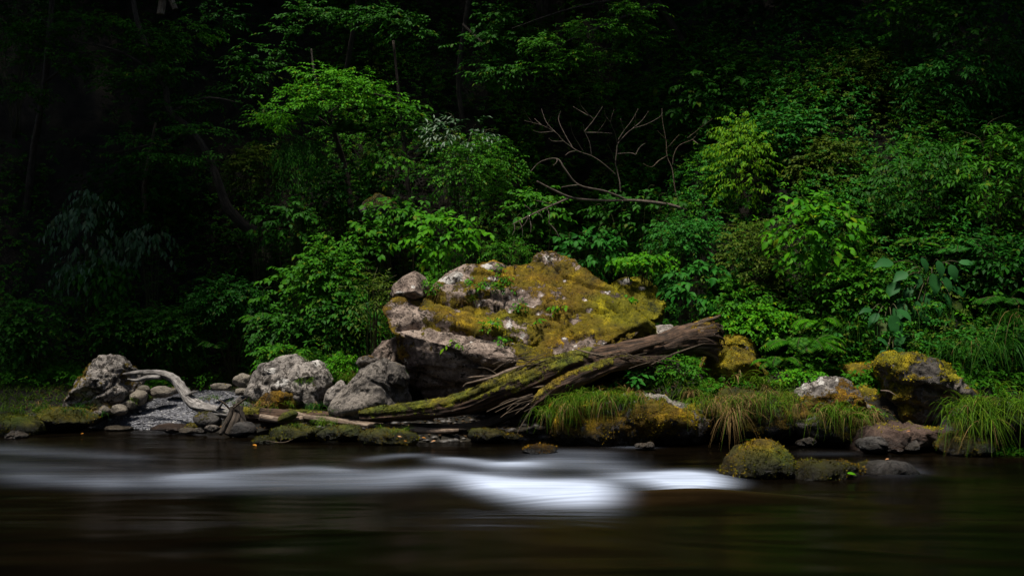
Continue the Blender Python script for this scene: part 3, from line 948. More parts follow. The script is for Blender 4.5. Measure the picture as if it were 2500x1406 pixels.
for lb, sil, Yd, mt, ms, hu, sd in (
        ('moss bank mound at the far left water edge', E(40, 1042, 75, 28), 12.1, 'dark', (.55, .3, .4), .75, 71),
        ('low grassy moss mound right of the far left bank mound', E(152, 1022, 78, 24), 12.4, 'dark', (.5, .3, .4), .6, 72),
        ('tiny moss stone in the gap between the two left mounds', E(118, 1040, 18, 9), 12.3, 'dark', (.7, .3, .4), .7, 73),
        ('bare grey stone alone in the water at the far left', E(34, 1064, 26, 12), 11.5, 'grey', (-.3, .1, .3), .5, 74),
        ('small moss-capped stone with an orange leaf, out from the bank', E(646, 1078, 28, 9), 11.0, 'dark', (.75, .35, .3), .75, 75),
        ('long moss stone just below the pale branch', E(726, 1058, 62, 16), 11.3, 'dark', (.7, .3, .3), .75, 76),
        ('lower of two round moss stones next to the long one', E(805, 1060, 32, 14), 11.15, 'dark', (.7, .3, .3), .75, 77),
        ('higher of two round moss stones next to the long one', E(846, 1055, 42, 18), 11.25, 'dark', (.7, .3, .3), .75, 78),
        ('big moss stone strewn with fallen leaves below the log', E(948, 1068, 66, 20), 11.0, 'dark', (.75, .3, .3), .75, 79),
        ('moss hump in the dark below the middle of the log', E(1186, 1062, 44, 15), 11.15, 'dark', (.65, .3, .3), .6, 80),
        ('thin dull moss stone touching the moss hump', E(1248, 1066, 30, 9), 11.15, 'dark', (.55, .3, .3), .5, 81),
        ('brown moss stone standing alone in midstream', E(1320, 1098, 40, 12), 10.1, 'dark', (.5, .3, .4), .25, 82),
        ('moss-topped stone at the foot of the grass-covered rock', E(1492, 1060, 34, 12), 10.95, 'dark', (.45, .5, .3), .8, 83),
        ('bare wet stone breaking the water right of midstream', E(1572, 1089, 22, 6), 10.3, 'grey', (-.4, .1, .3), .5, 84),
        ('small dark wet stone beneath the overhanging turf', E(1968, 1080, 26, 9), 10.6, 'grey', (-.4, .1, .3), .5, 85)):
    w = (max(a for a, b in sil) - min(a for a, b in sil)) / 2
    rock('moss_stone', lb, sil, Yd, px_len(w * .8, Yd), px_len(w, Yd), mt, G_WATER, 'stone', facets=5, amp=0.035, level=5, seed=sd, moss=ms, hue=hu)

rock('boulder', 'grass-covered mossy rock with bare stone ridge on the right bank', [(1340, 1012), (1362, 978), (1440, 966), (1500, 964), (1560, 959), (1602, 966), (1640, 988), (1700, 998), (1725, 1032), (1700, 1066), (1500, 1092), (1400, 1088), (1350, 1056)],
     11.3, 0.75, 0.6, 'pale', cat='boulder', level=6, amp=0.10, freq=4, seed=91, facets=7, moss=(.62, .2, .5), hue=.35, bare=[(1600, 968, 22, .9), (1655, 990, 22, 1.2), (1630, 985, 14, .7)])
rock('boulder', 'ochre mossed boulder just below the root end of the fallen log', [(1712, 908), (1728, 872), (1750, 848), (1792, 853), (1832, 870), (1868, 896), (1872, 918), (1820, 934), (1740, 934)],
     12.0, 0.5, 0.5, 'tan', cat='boulder', level=5, amp=0.05, seed=92, moss=(.7, .2, .4), hue=.62)
rock('boulder', 'mossy rock peeping out behind the ochre mossed boulder', [(1738, 842), (1760, 822), (1800, 820), (1838, 842), (1842, 872), (1765, 878)], 12.5, 0.4, 0.4, 'tan', cat='boulder', level=5, amp=0.05, seed=93, moss=(.6, .2, .5), hue=.65)
rock('boulder', 'white-topped rock rising from the overhanging grass', [(1935, 962), (1970, 941), (2010, 926), (2046, 928), (2072, 950), (2098, 985), (2135, 1014), (2110, 1045), (1980, 1055), (1925, 1010)],
     11.1, 0.6, 0.5, 'pale', cat='boulder', level=6, amp=0.07, freq=4, seed=94, moss=(.62, -.15, .5), hue=.3, white=[(2005, 934, 12), (1965, 948, 9), (2045, 934, 10)], bare=[(2010, 930, 34, .9), (1960, 948, 26, .8), (1930, 965, 16, .6)])
rock('boulder', 'dark mossy shoulder rock right behind the white-topped rock', [(2062, 946), (2110, 938), (2150, 962), (2175, 992), (2150, 1016), (2095, 1006)], 11.45, 0.4, 0.4, 'grey', cat='boulder', level=5, amp=0.05, seed=95, moss=(.5, .3, .5), hue=.5, white=[(2085, 944, 10)])
rock('boulder', 'long low mossy rock touching the left of the bright yellow mossed boulder', [(2035, 906), (2080, 890), (2130, 884), (2162, 876), (2170, 910), (2120, 934), (2048, 932)], 11.8, 0.4, 0.4, 'tan', cat='boulder', level=5, amp=0.05, seed=96, moss=(.6, .25, .5), hue=.5)
rock('boulder', 'bright yellow mossed boulder with grey flank at the far right', [(2148, 884), (2180, 868), (2232, 872), (2282, 895), (2332, 930), (2378, 962), (2362, 1002), (2312, 1034), (2252, 1054), (2200, 1024), (2180, 982), (2164, 932)],
     11.0, 0.65, 0.6, 'grey', cat='boulder', level=6, amp=0.09, freq=4, seed=97, facets=8, moss=(.55, .3, .55), hue=.85, bare=[(2262, 905, 28, .8), (2320, 960, 44, .7), (2300, 1000, 50, .6)],
     green=[(2260, 990, 60, -.4)], cracks=[([(2190, 945), (2250, 940), (2330, 975)], 8, .08), ([(2200, 985), (2270, 1000)], 7, .06)], planes=[plane3((2200, 940, 10.5), (2330, 960, 10.5), (2260, 1054, 10.8), (0, -1, -0.4))])
rock('boulder', 'turf-topped mound dripping dry grass in the middle of the right bank', [(1690, 1000), (1760, 962), (1850, 950), (1945, 962), (1972, 1002), (1955, 1050), (1850, 1078), (1760, 1066), (1700, 1036)], 11.15, 0.55, 0.6, 'dark', cat='boulder', level=5, amp=0.08, seed=98, moss=(.6, .25, .4), hue=.4)
rock('boulder', 'dark moss ledge under the white-topped rock', [(1935, 1030), (2000, 1015), (2140, 1010), (2150, 1050), (2095, 1078), (1960, 1072)], 10.8, 0.4, 0.5, 'dark', cat='boulder', level=5, amp=0.06, seed=99, moss=(.55, .2, .4), hue=.5)
rock('boulder', 'red-brown wet ledge with thin moss above the right waterline', [(2078, 1102), (2096, 1062), (2140, 1040), (2200, 1038), (2300, 1050), (2322, 1082), (2240, 1092), (2170, 1100)], 10.35, 0.4, 0.5, 'red', cat='boulder', level=5, amp=0.05, seed=100, facets=8, moss=(-.35, .85, .5), hue=.7)
rock('stone', 'rough black stone under the red-brown ledge', E(2130, 1082, 36, 18), 10.0, 0.16, 0.2, 'dark', None, 'stone', level=5, amp=0.03, seed=101, moss=(-.4, .2, .3))
rock('stone', 'smooth triangular grey stone under the red-brown ledge', [(2206, 1098), (2216, 1080), (2236, 1074), (2242, 1090), (2236, 1102)], 10.0, 0.1, 0.12, 'grey', None, 'stone', level=4, amp=0.01, seed=102, moss=(-.5, .1, .2))
rock('stone', 'flat reddish pebble between the black and the grey stone', E(2192, 1098, 14, 6), 9.95, 0.06, 0.08, 'red', None, 'stone', level=4, amp=0.008, seed=103, moss=(-.5, .1, .2))
rock('boulder', 'moss base rock under the big green sedge tuft', E(2360, 1088, 66, 24), 10.0, 0.3, 0.4, 'dark', cat='boulder', level=5, amp=0.04, seed=104, moss=(.5, .3, .4), hue=.6)
rock('boulder', 'hidden earth bank behind the big green sedge tuft', [(2300, 1060), (2340, 1010), (2420, 985), (2530, 990), (2560, 1060), (2500, 1110), (2380, 1100)], 10.4, 0.4, 0.6, 'dark', cat='boulder', level=5, amp=0.06, seed=105, moss=(.4, .3, .4), hue=.4)
rock('boulder', 'rounded mossy dome rock standing in the stream', [(1762, 1168), (1784, 1122), (1810, 1095), (1842, 1080), (1880, 1082), (1915, 1100), (1937, 1132), (1946, 1165), (1900, 1180), (1800, 1182)],
     8.5, 0.32, 0.35, 'dark', cat='boulder', level=6, amp=0.05, freq=3, seed=106, facets=4, moss=(.75, .15, .3), hue=.25, green=[(1925, 1110, 40, .6), (1870, 1130, 40, .3)],
     cracks=[([(1822, 1100), (1818, 1130), (1822, 1150)], 5, .04)])
rock('boulder', 'low mossy rock with a green leaf, right of the dome rock', E(2022, 1154, 84, 26), 8.35, 0.28, 0.3, 'dark', cat='boulder', level=6, amp=0.04, seed=107, facets=4, moss=(.7, .2, .3), hue=.45)
rock('stone', 'little round moss stone at the right tip of the low mossy rock', E(2112, 1140, 20, 13), 8.4, 0.08, 0.1, 'dark', None, 'stone', level=4, amp=0.015, seed=108, moss=(.6, .2, .3), hue=.5)
rock('stone', 'black glistening rock with water sliding over it at the right', E(2170, 1150, 64, 24), 8.3, 0.22, 0.25, 'dark', None, 'stone', level=5, amp=0.02, seed=109, facets=3, moss=(-.6, .1, .2))
rock('boulder', 'dim moss ledge up the slope above the left shrubs', E(922, 516, 46, 26), 15.0, 0.4, 0.6, 'dark', cat='boulder', level=5, amp=0.1, seed=110, moss=(.5, .3, .5), hue=.4)

# gravel
rs = np.random.RandomState(77)
gx, gy = rs.uniform(-5.9, -2.8, 90000), rs.uniform(11.9, 15.0, 90000)
gz = terrain(gx, gy)
pxx, pyy = proj(np.stack([gx, gy, gz], -1))
ok = in_poly(pxx, pyy, BEACH) & (gz > -0.03)
gx, gy, gz = gx[ok][:16000], gy[ok][:16000], gz[ok][:16000]
iV, iF = ico(1)
n = len(gx)
sz = (0.007 + 0.018 * rs.uniform(0, 1, n) ** 3.5)
sc = sz[:, None] * np.stack([rs.uniform(.8, 1.5, n), rs.uniform(.8, 1.5, n), rs.uniform(.45, .8, n)], -1)
jit = 1 + 0.22 * rs.uniform(-1, 1, (n, len(iV), 1))
GV = iV[None] * jit * sc[:, None, :]
a = rs.uniform(0, 6.28, n)
ca, sa = np.cos(a)[:, None], np.sin(a)[:, None]
GV = np.stack([GV[..., 0] * ca - GV[..., 1] * sa, GV[..., 0] * sa + GV[..., 1] * ca, GV[..., 2]], -1)
GV = GV + np.stack([gx, gy, gz + sz * .35], -1)[:, None, :]
m, nt = new_mat('gravel_stone')
t = attr(nt, 'tint')
c_ = mix(nt, mapr(nt, t, 0, .8, 0, 1, False), (0.042, 0.042, 0.047), (0.118, 0.118, 0.13))
c_ = mix(nt, mapr(nt, t, .93, .95), c_, (0.24, 0.235, 0.23))
out(nt, principled(nt, c_, 0.7, None, 0.3))
o = obj('gravel', GV.reshape(-1, 3), [(iF[None] + (np.arange(n) * len(iV))[:, None, None]).reshape(-1, 3)], m,
        attrs={'tint': np.repeat(rs.uniform(0, 1, n), len(iV))}, smooth=False, kind='stuff')
o['label'] = 'grey gravel of the small sloping beach at the left'
o['category'] = 'gravel'


# ------------------------------------------------------------------ wood
def spline(pts, k=8):
    pts = np.array(pts, float)
    n = len(pts)
    res = []
    for i in range(n - 1):
        p0, p1, p2, p3 = pts[max(i - 1, 0)], pts[i], pts[i + 1], pts[min(i + 2, n - 1)]
        for t in np.linspace(0, 1, k, endpoint=False):
            res.append(0.5 * (2 * p1 + (p2 - p0) * t + (2 * p0 - 5 * p1 + 4 * p2 - p3) * t * t + (3 * p1 - p0 - 3 * p2 + p3) * t ** 3))
    res.append(pts[-1])
    return np.array(res)


def tube(path, rad, segs=8, closed=True):
    path = np.asarray(path, float)
    n = len(path)
    T = unit(np.gradient(path, axis=0))
    u = np.cross(T[0], (0.1, 0.2, 1.0))
    if np.linalg.norm(u) < .1:
        u = np.cross(T[0], (1, 0, 0))
    U = np.zeros((n, 3))
    u = unit(u)
    for i in range(n):
        u = unit(u - T[i] * (u @ T[i]))
        U[i] = u
    Wv = np.cross(T, U)
    a = np.arange(segs) * 2 * np.pi / segs
    R = np.asarray(rad, float)
    if R.ndim == 1:
        R = np.repeat(R[:, None], segs, 1)
    V = path[:, None, :] + R[..., None] * (np.cos(a)[None, :, None] * U[:, None, :] + np.sin(a)[None, :, None] * Wv[:, None, :])
    i = np.arange(n * segs).reshape(n, segs)
    nx = np.roll(i, -1, 1)
    Fq = np.stack([i[:-1], nx[:-1], nx[1:], i[1:]], -1).reshape(-1, 4)
    V = V.reshape(-1, 3)
    c0, c1 = len(V), len(V) + 1
    V = np.concatenate([V, path[:1], path[-1:]])
    Ft = np.concatenate([np.stack([nx[0], i[0], np.full(segs, c0)], -1), np.stack([i[-1], nx[-1], np.full(segs, c1)], -1)])
    s = np.concatenate([[0], np.cumsum(np.linalg.norm(np.diff(path, axis=0), axis=1))])
    al = np.concatenate([np.repeat(s, segs), [s[0], s[-1]]])
    ro = np.concatenate([np.tile(np.minimum(np.arange(segs), segs - np.arange(segs)) / segs, n), [0, 0]])
    return V, [Fq, Ft], al, ro


def join(parts):
    Vs, q, t, off, al, ro = [], [], [], 0, [], []
    for V, (fq, ft), a, r in parts:
        Vs.append(V)
        q.append(fq + off)
        t.append(ft + off)
        al.append(a)
        ro.append(r)
        off += len(V)
    return np.concatenate(Vs), [np.concatenate(q), np.concatenate(t)], np.concatenate(al), np.concatenate(ro)


def log_mesh(name, pts, mat, parent, k=10, segs=28, rough=0.16, moss=(-1, 0, 0), hue=0.6, seed=1, twist=0.6, moss_span=None, lumps=0.12):
    """pts: (px, py, Y, radius in px)"""
    p = np.array([list(P(a, b, y)) + [px_len(r, y)] for a, b, y, r in pts])
    s = spline(p, k)
    path, rad = s[:, :3], np.maximum(s[:, 3], 0.0016)
    L_ = np.concatenate([[0], np.cumsum(np.linalg.norm(np.diff(path, axis=0), axis=1))])
    th = np.arange(segs) * 2 * np.pi / segs
    TT, LL = np.meshgrid(th, L_)
    q = np.stack([np.cos(TT + twist * LL) * 2.4, np.sin(TT + twist * LL) * 2.4, LL * 0.9 + seed * 3], -1).reshape(-1, 3)
    ridg = (1 - 2 * np.abs(fbm(q, 4, seed))).reshape(TT.shape)
    lum = fbm(np.stack([np.cos(TT), np.sin(TT), LL * 3 + seed], -1).reshape(-1, 3), 3, seed + 2).reshape(TT.shape)
    R = rad[:, None] * (1 + rough * (ridg - 0.5) + lumps * lum)
    V, Fs, al, ro = tube(path, R, segs)
    N = normals(V, Fs)
    rn = np.concatenate([unit(V[:-2].reshape(len(path), segs, 3) - path[:, None, :]).reshape(-1, 3), np.zeros((2, 3))])
    mo = moss[0] + moss[1] * (.75 * rn[:, 2] + .25 * N[:, 2]) + moss[2] * fbm(V * 3.2 + seed, 4, seed + 4)
    if moss_span:
        px, _ = proj(V)
        mo = mo - 1.2 * (1 - sstep(moss_span[0] - 40, moss_span[0] + 40, px) * (1 - sstep(moss_span[1] - 40, moss_span[1] + 40, px)))
    V = V + (sstep(.35, .65, mo) * (0.012 + 0.012 * fbm(V * 30, 2, 4)))[:, None] * N
    o = obj(name, V, Fs, M[mat], parent, dict(along=al + seed, round=ro, moss=mo, hue=np.full(len(V), hue)))
    if moss[0] > -.1 and name == 'trunk':
        q = Fs[0]
        fuzz(o, V, np.concatenate([q[:, [0, 1, 2]], q[:, [0, 2, 3]]]), dict(moss=mo, hue=np.full(len(V), hue)), 'damp_moss_sprig', 4200, .02)
    return o


def twigs(name, label, cat, sticks, mat, parent=None, group=None, segs=5, seed=1):
    """sticks: lists of (px,py,Y,r_px)"""
    parts = []
    for st in sticks:
        p = np.array([list(P(a, b, y)) + [max(px_len(r, y), 0.0025)] for a, b, y, r in st])
        s = spline(p, 5)
        parts.append(tube(s[:, :3], np.maximum(s[:, 3], .002), segs))
    V, Fs, al, ro = join(parts)
    o = obj(name, V, Fs, M[mat], parent, dict(along=al + seed, round=ro, moss=np.full(len(V), -1.), hue=np.full(len(V), .3)))
    if parent is None:
        tag(o, label, cat, group)
    return o


log = thing('fallen_log', 'long mossy fallen log with splintered root end slanting below the boulder', 'log', P(1300, 1000, 11.5))
log_mesh('trunk', [(1738, 832, 11.75, 30), (1715, 826, 11.75, 40), (1665, 834, 11.7, 37), (1600, 850, 11.6, 29), (1500, 872, 11.45, 30), (1400, 893, 11.35, 29), (1310, 922, 11.3, 32), (1220, 955, 11.28, 31),
                   (1130, 985, 11.4, 25), (1020, 1004, 11.35, 20), (920, 1012, 11.3, 16), (878, 1016, 11.3, 10)], 'bark', log, k=16, segs=48, rough=0.30, moss=(.42, .6, .7), hue=.75, seed=5, moss_span=(860, 1450), lumps=.12)
rs = np.random.RandomState(12)
for k in range(34):
    a0, a1, e_ = rs.uniform(-1, 1), rs.uniform(-1, 1), rs.uniform(0, 26)
    c0 = math.sqrt(max(0, 1 - a0 * a0)) * rs.choice((1, 1, 1, -1))
    log_mesh('root', [(1668 + 18 * rs.uniform(), 833 + 33 * a0, 11.75 - .17 * c0, 6), (1712, 828 + 40 * a0, 11.75 - .21 * c0, 6.5), (1738 + e_ * .4, 830 + 43 * a0 + 10 * a1, 11.75 - .2 * c0, 4.5), (1742 + e_, 838 + 42 * a0 + 26 * a1, 11.75 - .12 * c0, 2.4), (1740 + e_ * 1.1, 850 + 38 * a0 + 42 * a1, 11.75 - .1 * c0 + .1 * a1, .9)],
             'bark' if k % 3 else 'twig', log, k=5, segs=7, rough=.4, moss=(.0, .6, .7), hue=.2, seed=60 + k)
for k, (pts, mt) in enumerate((
        ([(1400, 850, 11.25, 1.6), (1440, 862, 11.22, 2.6), (1490, 873, 11.22, 3.5), (1530, 872, 11.3, 2)], 'palewood'),
        ([(1465, 880, 11.2, 4), (1510, 868, 11.22, 6), (1560, 850, 11.35, 7), (1620, 834, 11.45, 3)], 'bark'),
        ([(1590, 890, 11.2, 1.6), (1640, 866, 11.25, 2.2), (1690, 848, 11.3, 1.8), (1720, 838, 11.35, 1)], 'twig'),
        ([(1490, 882, 11.2, 8), (1560, 876, 11.3, 7), (1640, 872, 11.4, 4)], 'bark'))):
    log_mesh('branch', pts, mt, log, k=6, segs=8, rough=.25, seed=80 + k)
lg2 = thing('fallen_log', 'thinner moss-striped log lying under the long mossy fallen log', 'log', P(1330, 1040, 11.3))
log_mesh('trunk', [(1600, 886, 11.3, 7), (1545, 884, 11.22, 13), (1490, 893, 11.12, 15), (1430, 916, 11.05, 18), (1370, 943, 11.02, 18), (1330, 968, 11.0, 16), (1312, 982, 11.0, 11), (1300, 992, 11.0, 5)],
         'bark', lg2, k=14, segs=32, rough=.35, moss=(.1, .6, .5), hue=.6, seed=7)
tr = thing('driftwood', 'silver-grey arching driftwood with forked tip over the gravel', 'driftwood', P(520, 1030, 12.1))
log_mesh('stem', [(352, 910, 12.75, 5), (388, 911, 12.7, 7.5), (424, 924, 12.6, 9.5), (448, 953, 12.45, 11), (472, 985, 12.3, 13), (515, 1000, 12.1, 12.5), (582, 1012, 11.95, 12)], 'greywood', tr, k=14, segs=30, rough=.34, seed=9, twist=1.6)
log_mesh('prong', [(395, 913, 12.7, 8), (360, 909, 12.75, 6), (330, 910, 12.8, 5), (300, 913, 12.85, 2)], 'greywood', tr, k=8, segs=12, rough=.3, seed=10)
log_mesh('prong', [(392, 921, 12.65, 6), (360, 922, 12.68, 6), (335, 928, 12.7, 4), (312, 925, 12.75, 1.5)], 'greywood', tr, k=8, segs=12, rough=.3, seed=11)
log_mesh('stub', [(455, 965, 12.35, 5), (470, 958, 12.3, 3.5), (482, 956, 12.28, 1.2)], 'greywood', tr, k=6, segs=10, rough=.4, seed=12)
log_mesh('stub', [(530, 1000, 12.0, 4), (540, 988, 11.95, 3), (543, 978, 11.93, 1)], 'greywood', tr, k=6, segs=10, rough=.4, seed=14)
st = thing('stump', 'splintered drowned stump where the grey driftwood meets the water', 'stump', P(572, 1060, 11.7))
for k, pts in enumerate(([(575, 985, 11.75, 7), (578, 1010, 11.75, 13), (572, 1035, 11.7, 15), (556, 1062, 11.65, 9)], [(588, 990, 11.8, 5), (585, 1020, 11.75, 12), (592, 1045, 11.7, 13), (606, 1064, 11.7, 6)],
                         [(566, 992, 11.72, 3), (560, 1020, 11.68, 7), (548, 1045, 11.65, 7), (538, 1060, 11.6, 4)], [(570, 996, 11.7, 2), (590, 980, 11.65, 2), (600, 972, 11.6, 1)], [(560, 998, 11.7, 2), (548, 985, 11.65, 2), (532, 975, 11.6, 1)])):
    log_mesh('splinter', pts, 'barkdark' if k < 3 else 'twig', st, k=6, segs=12, rough=.4, seed=20 + k)
b3 = thing('fallen_log', 'brown rotting log with moss continuing right from the stump', 'log', P(720, 1030, 11.85))
log_mesh('trunk', [(590, 1012, 11.85, 16), (640, 1014, 11.85, 17), (700, 1016, 11.82, 15), (770, 1016, 11.8, 12), (840, 1018, 11.75, 9), (880, 1022, 11.7, 4)], 'bark', b3, k=12, segs=28, rough=.35, moss=(.05, .6, .6), hue=.75, seed=13)
b4 = thing('branch', 'pale stripped branch lying low along the water edge', 'branch', P(860, 1045, 11.5))
log_mesh('stem', [(634, 1018, 11.6, 8), (665, 1023, 11.6, 8), (700, 1026, 11.58, 7), (740, 1022, 11.55, 7)], 'palewood', b4, k=8, segs=14, rough=.25, seed=14)
log_mesh('stem', [(718, 1006, 11.6, 4), (750, 1018, 11.57, 7), (800, 1024, 11.53, 8), (870, 1034, 11.48, 9), (960, 1044, 11.4, 9), (1060, 1052, 11.35, 7), (1120, 1050, 11.3, 4)], 'palewood', b4, k=10, segs=16, rough=.28, moss=(-.3, .4, .5), hue=.6, seed=15)
log_mesh('moss_pad', [(682, 1026, 11.5, 3), (698, 1018, 11.48, 9), (716, 1012, 11.48, 8), (726, 1008, 11.5, 2)], 'bark', b4, k=6, segs=14, rough=.3, moss=(1.2, .2, .2), hue=.85, seed=16)
b5 = thing('branch', 'bare brown branch with ragged tip lying in front of the undercut', 'branch', P(1220, 930, 11.4))
log_mesh('stem', [(1135, 938, 11.3, 1.5), (1165, 930, 11.3, 2.6), (1205, 920, 11.32, 3.6), (1245, 903, 11.36, 4), (1290, 893, 11.45, 3.4), (1330, 890, 11.5, 2.5)], 'palewood', b5, k=10, segs=14, rough=.35, seed=17)
log_mesh('side_shoot', [(1205, 918, 11.4, 3), (1160, 920, 11.33, 3), (1142, 922, 11.3, 1)], 'palewood', b5, k=6, segs=8, rough=.3, seed=18)
log_mesh('side_shoot', [(1170, 930, 11.35, 2.5), (1140, 936, 11.3, 2), (1130, 945, 11.3, 1)], 'twig', b5, k=6, segs=8, rough=.3, seed=19)
log_mesh('side_shoot', [(1215, 915, 11.38, 1.6), (1190, 900, 11.35, 1.3), (1168, 897, 11.3, .8)], 'twig', b5, k=6, segs=6, rough=.2, seed=19)
b6 = thing('fallen_log', 'dark sunken log deep in the hollow under the mossy log', 'log', P(1150, 1060, 11.3))
log_mesh('trunk', [(1000, 1040, 11.45, 8), (1100, 1044, 11.4, 10), (1180, 1036, 11.4, 11), (1250, 1010, 11.45, 10), (1300, 985, 11.5, 8)], 'barkdark', b6, k=10, segs=20, rough=.3, moss=(-.2, .3, .5), hue=.5, seed=33)
rs = np.random.RandomState(5)
sticks = []
for k in range(17):
    x0, y0 = 1312 + rs.uniform(-18, 18), 980 + rs.uniform(-16, 14)
    an, ln = rs.uniform(1.7, 3.5), rs.uniform(30, 90)
    x1, y1 = x0 + ln * math.cos(an), y0 + ln * abs(math.sin(an)) * 0.9 + 4
    sticks.append([(x0, y0, 11.0, 1.1), ((x0 + x1) / 2 + rs.uniform(-8, 8), (y0 + y1) / 2 - 5, 10.95, .9), (x1, y1, 10.9 + rs.uniform(-.1, .1), .7)])
sticks += [[(1188, 1005, 10.95, 1.2), (1240, 982, 11.0, 2), (1300, 962, 11.1, 2.2)], [(1282, 947, 11.15, 3), (1320, 944, 11.15, 3.5), (1350, 938, 11.2, 2)], [(1319, 965, 11.1, 1.5), (1328, 980, 11.08, 1.5), (1330, 1003, 11.05, 1)]]
twigs('brush_pile', 'tangle of dry twigs hanging where the thinner log breaks off', 'twigs', sticks, 'twig')
sticks = []
for k in range(15):
    x0, y0 = 1290 + rs.uniform(-45, 45), 888 + rs.uniform(-16, 12)
    an, ln = rs.uniform(-.5, .35), rs.uniform(22, 60)
    sticks.append([(x0 - ln * math.cos(an), y0 - ln * math.sin(an) + 6, 11.2, .9), (x0, y0 - 4, 11.2, 1.1), (x0 + ln * math.cos(an), y0 + ln * math.sin(an), 11.28, .6)])
twigs('brush_pile', 'dry twig litter caught between boulder and the mossy log', 'twigs', sticks, 'twig', seed=3)
sticks = []
for k in range(11):
    x0, y0 = 1500 + rs.uniform(-30, 110), 880 + rs.uniform(-14, 10)
    an, ln = rs.uniform(-.45, .5), rs.uniform(20, 70)
    sticks.append([(x0 - ln * math.cos(an), y0 - ln * math.sin(an), 11.12, 1), (x0, y0 - 3, 11.1, 1.3), (x0 + ln * math.cos(an), y0 + ln * math.sin(an), 11.15, .7)])
twigs('brush_pile', 'thin roots and twigs trapped along the lower side of the big log', 'twigs', sticks, 'twig', seed=4)
twigs('twig', 'long straight twig poking out right over the dark water', 'twig', [[(1672, 1033, 10.8, 1.8), (1740, 1024, 10.85, 2), (1800, 1016, 10.9, 1.5)]], 'twig')
twigs('twig', 'curved pale twig above the long straight twig on the right bank', 'twig', [[(1690, 998, 10.9, 2), (1730, 1006, 10.9, 2), (1778, 1011, 10.95, 1.5)]], 'twig')
twigs('twig', 'short white hooked twig left of the yellow mossed boulder', 'twig', [[(2150, 953, 10.8, 1.5), (2170, 955, 10.75, 2), (2186, 965, 10.75, 1.5)]], 'palewood')
twigs('twig', 'thin forked twig sticking out of the small moss-capped stone', 'twig', [[(650, 1076, 10.8, 1), (690, 1080, 10.75, 1.4), (715, 1072, 10.75, .8)], [(685, 1079, 10.76, 1), (688, 1062, 10.8, .8)]], 'twig')
# dead branch and dead tree on the slope
db = thing('dead_branch', 'long grey leafless branch leaning out low over the shrubs', 'branch', P(1670, 513, 14.6))
log_mesh('stem', [(1676, 514, 14.6, 4), (1630, 500, 14.5, 4), (1550, 490, 14.3, 3.8), (1470, 490, 14.1, 3.4), (1400, 484, 13.9, 3.2), (1350, 464, 13.8, 2.8), (1311, 443, 13.7, 2)], 'deadtwig', db, k=8, segs=10, rough=.25, seed=40)
log_mesh('branch', [(1530, 489, 14.25, 3), (1480, 468, 14.1, 2.6), (1413, 452, 13.9, 2.2), (1380, 415, 13.8, 2.2), (1360, 388, 13.8, 1.5), (1320, 395, 13.8, 1.1), (1295, 420, 13.8, .8)], 'deadtwig', db, k=6, segs=8, rough=.2, seed=41)
log_mesh('branch', [(1413, 452, 13.9, 2), (1385, 455, 13.8, 1.6), (1370, 458, 13.8, 1)], 'deadtwig', db, k=5, segs=6, rough=.2, seed=42)
log_mesh('branch', [(1390, 484, 13.9, 3), (1340, 505, 13.6, 2.4), (1290, 528, 13.4, 1.8), (1250, 548, 13.3, 1)], 'deadtwig', db, k=6, segs=7, rough=.2, seed=43)
sub = []
for x0, y0, x1, y1 in ((1335, 507, 1340, 545), (1290, 528, 1268, 560), (1268, 540, 1275, 580), (1310, 518, 1325, 535), (1300, 524, 1280, 500), (1255, 545, 1250, 575), (1340, 545, 1365, 580), (1290, 528, 1295, 570), (1360, 388, 1350, 405), (1350, 500, 1310, 490)):
    sub.append([(x0, y0, 13.45, 1.2), ((x0 + x1) / 2 + 4, (y0 + y1) / 2, 13.4, 1), (x1, y1, 13.4, .7)])
for sb in sub:
    twigs('twig', '', '', [sb], 'deadtwig', db)


def dead_tree(name, label, trunk, limbs, Yd, mat, seed):
    """trunk and limbs are paths; the further a limb runs the further it leans to or from the river"""
    rs = np.random.RandomState(seed)
    root = thing(name, label, 'tree', P(trunk[0][0], trunk[0][1], Yd))
    for k, path in enumerate([trunk] + limbs):
        r0, r1 = (1.9, .6) if k == 0 else (1.25, .5)
        dy = rs.uniform(-.5, .3) if k else 0
        n = len(path)
        pts = [(x, y, Yd + dy * (q / max(n - 1, 1)), r0 + (r1 - r0) * q / max(n - 1, 1)) for q, (x, y) in enumerate(path)]
        log_mesh('trunk' if k == 0 else 'branch', pts, mat, root, k=5, segs=6, rough=.15, seed=seed + k)
    return root


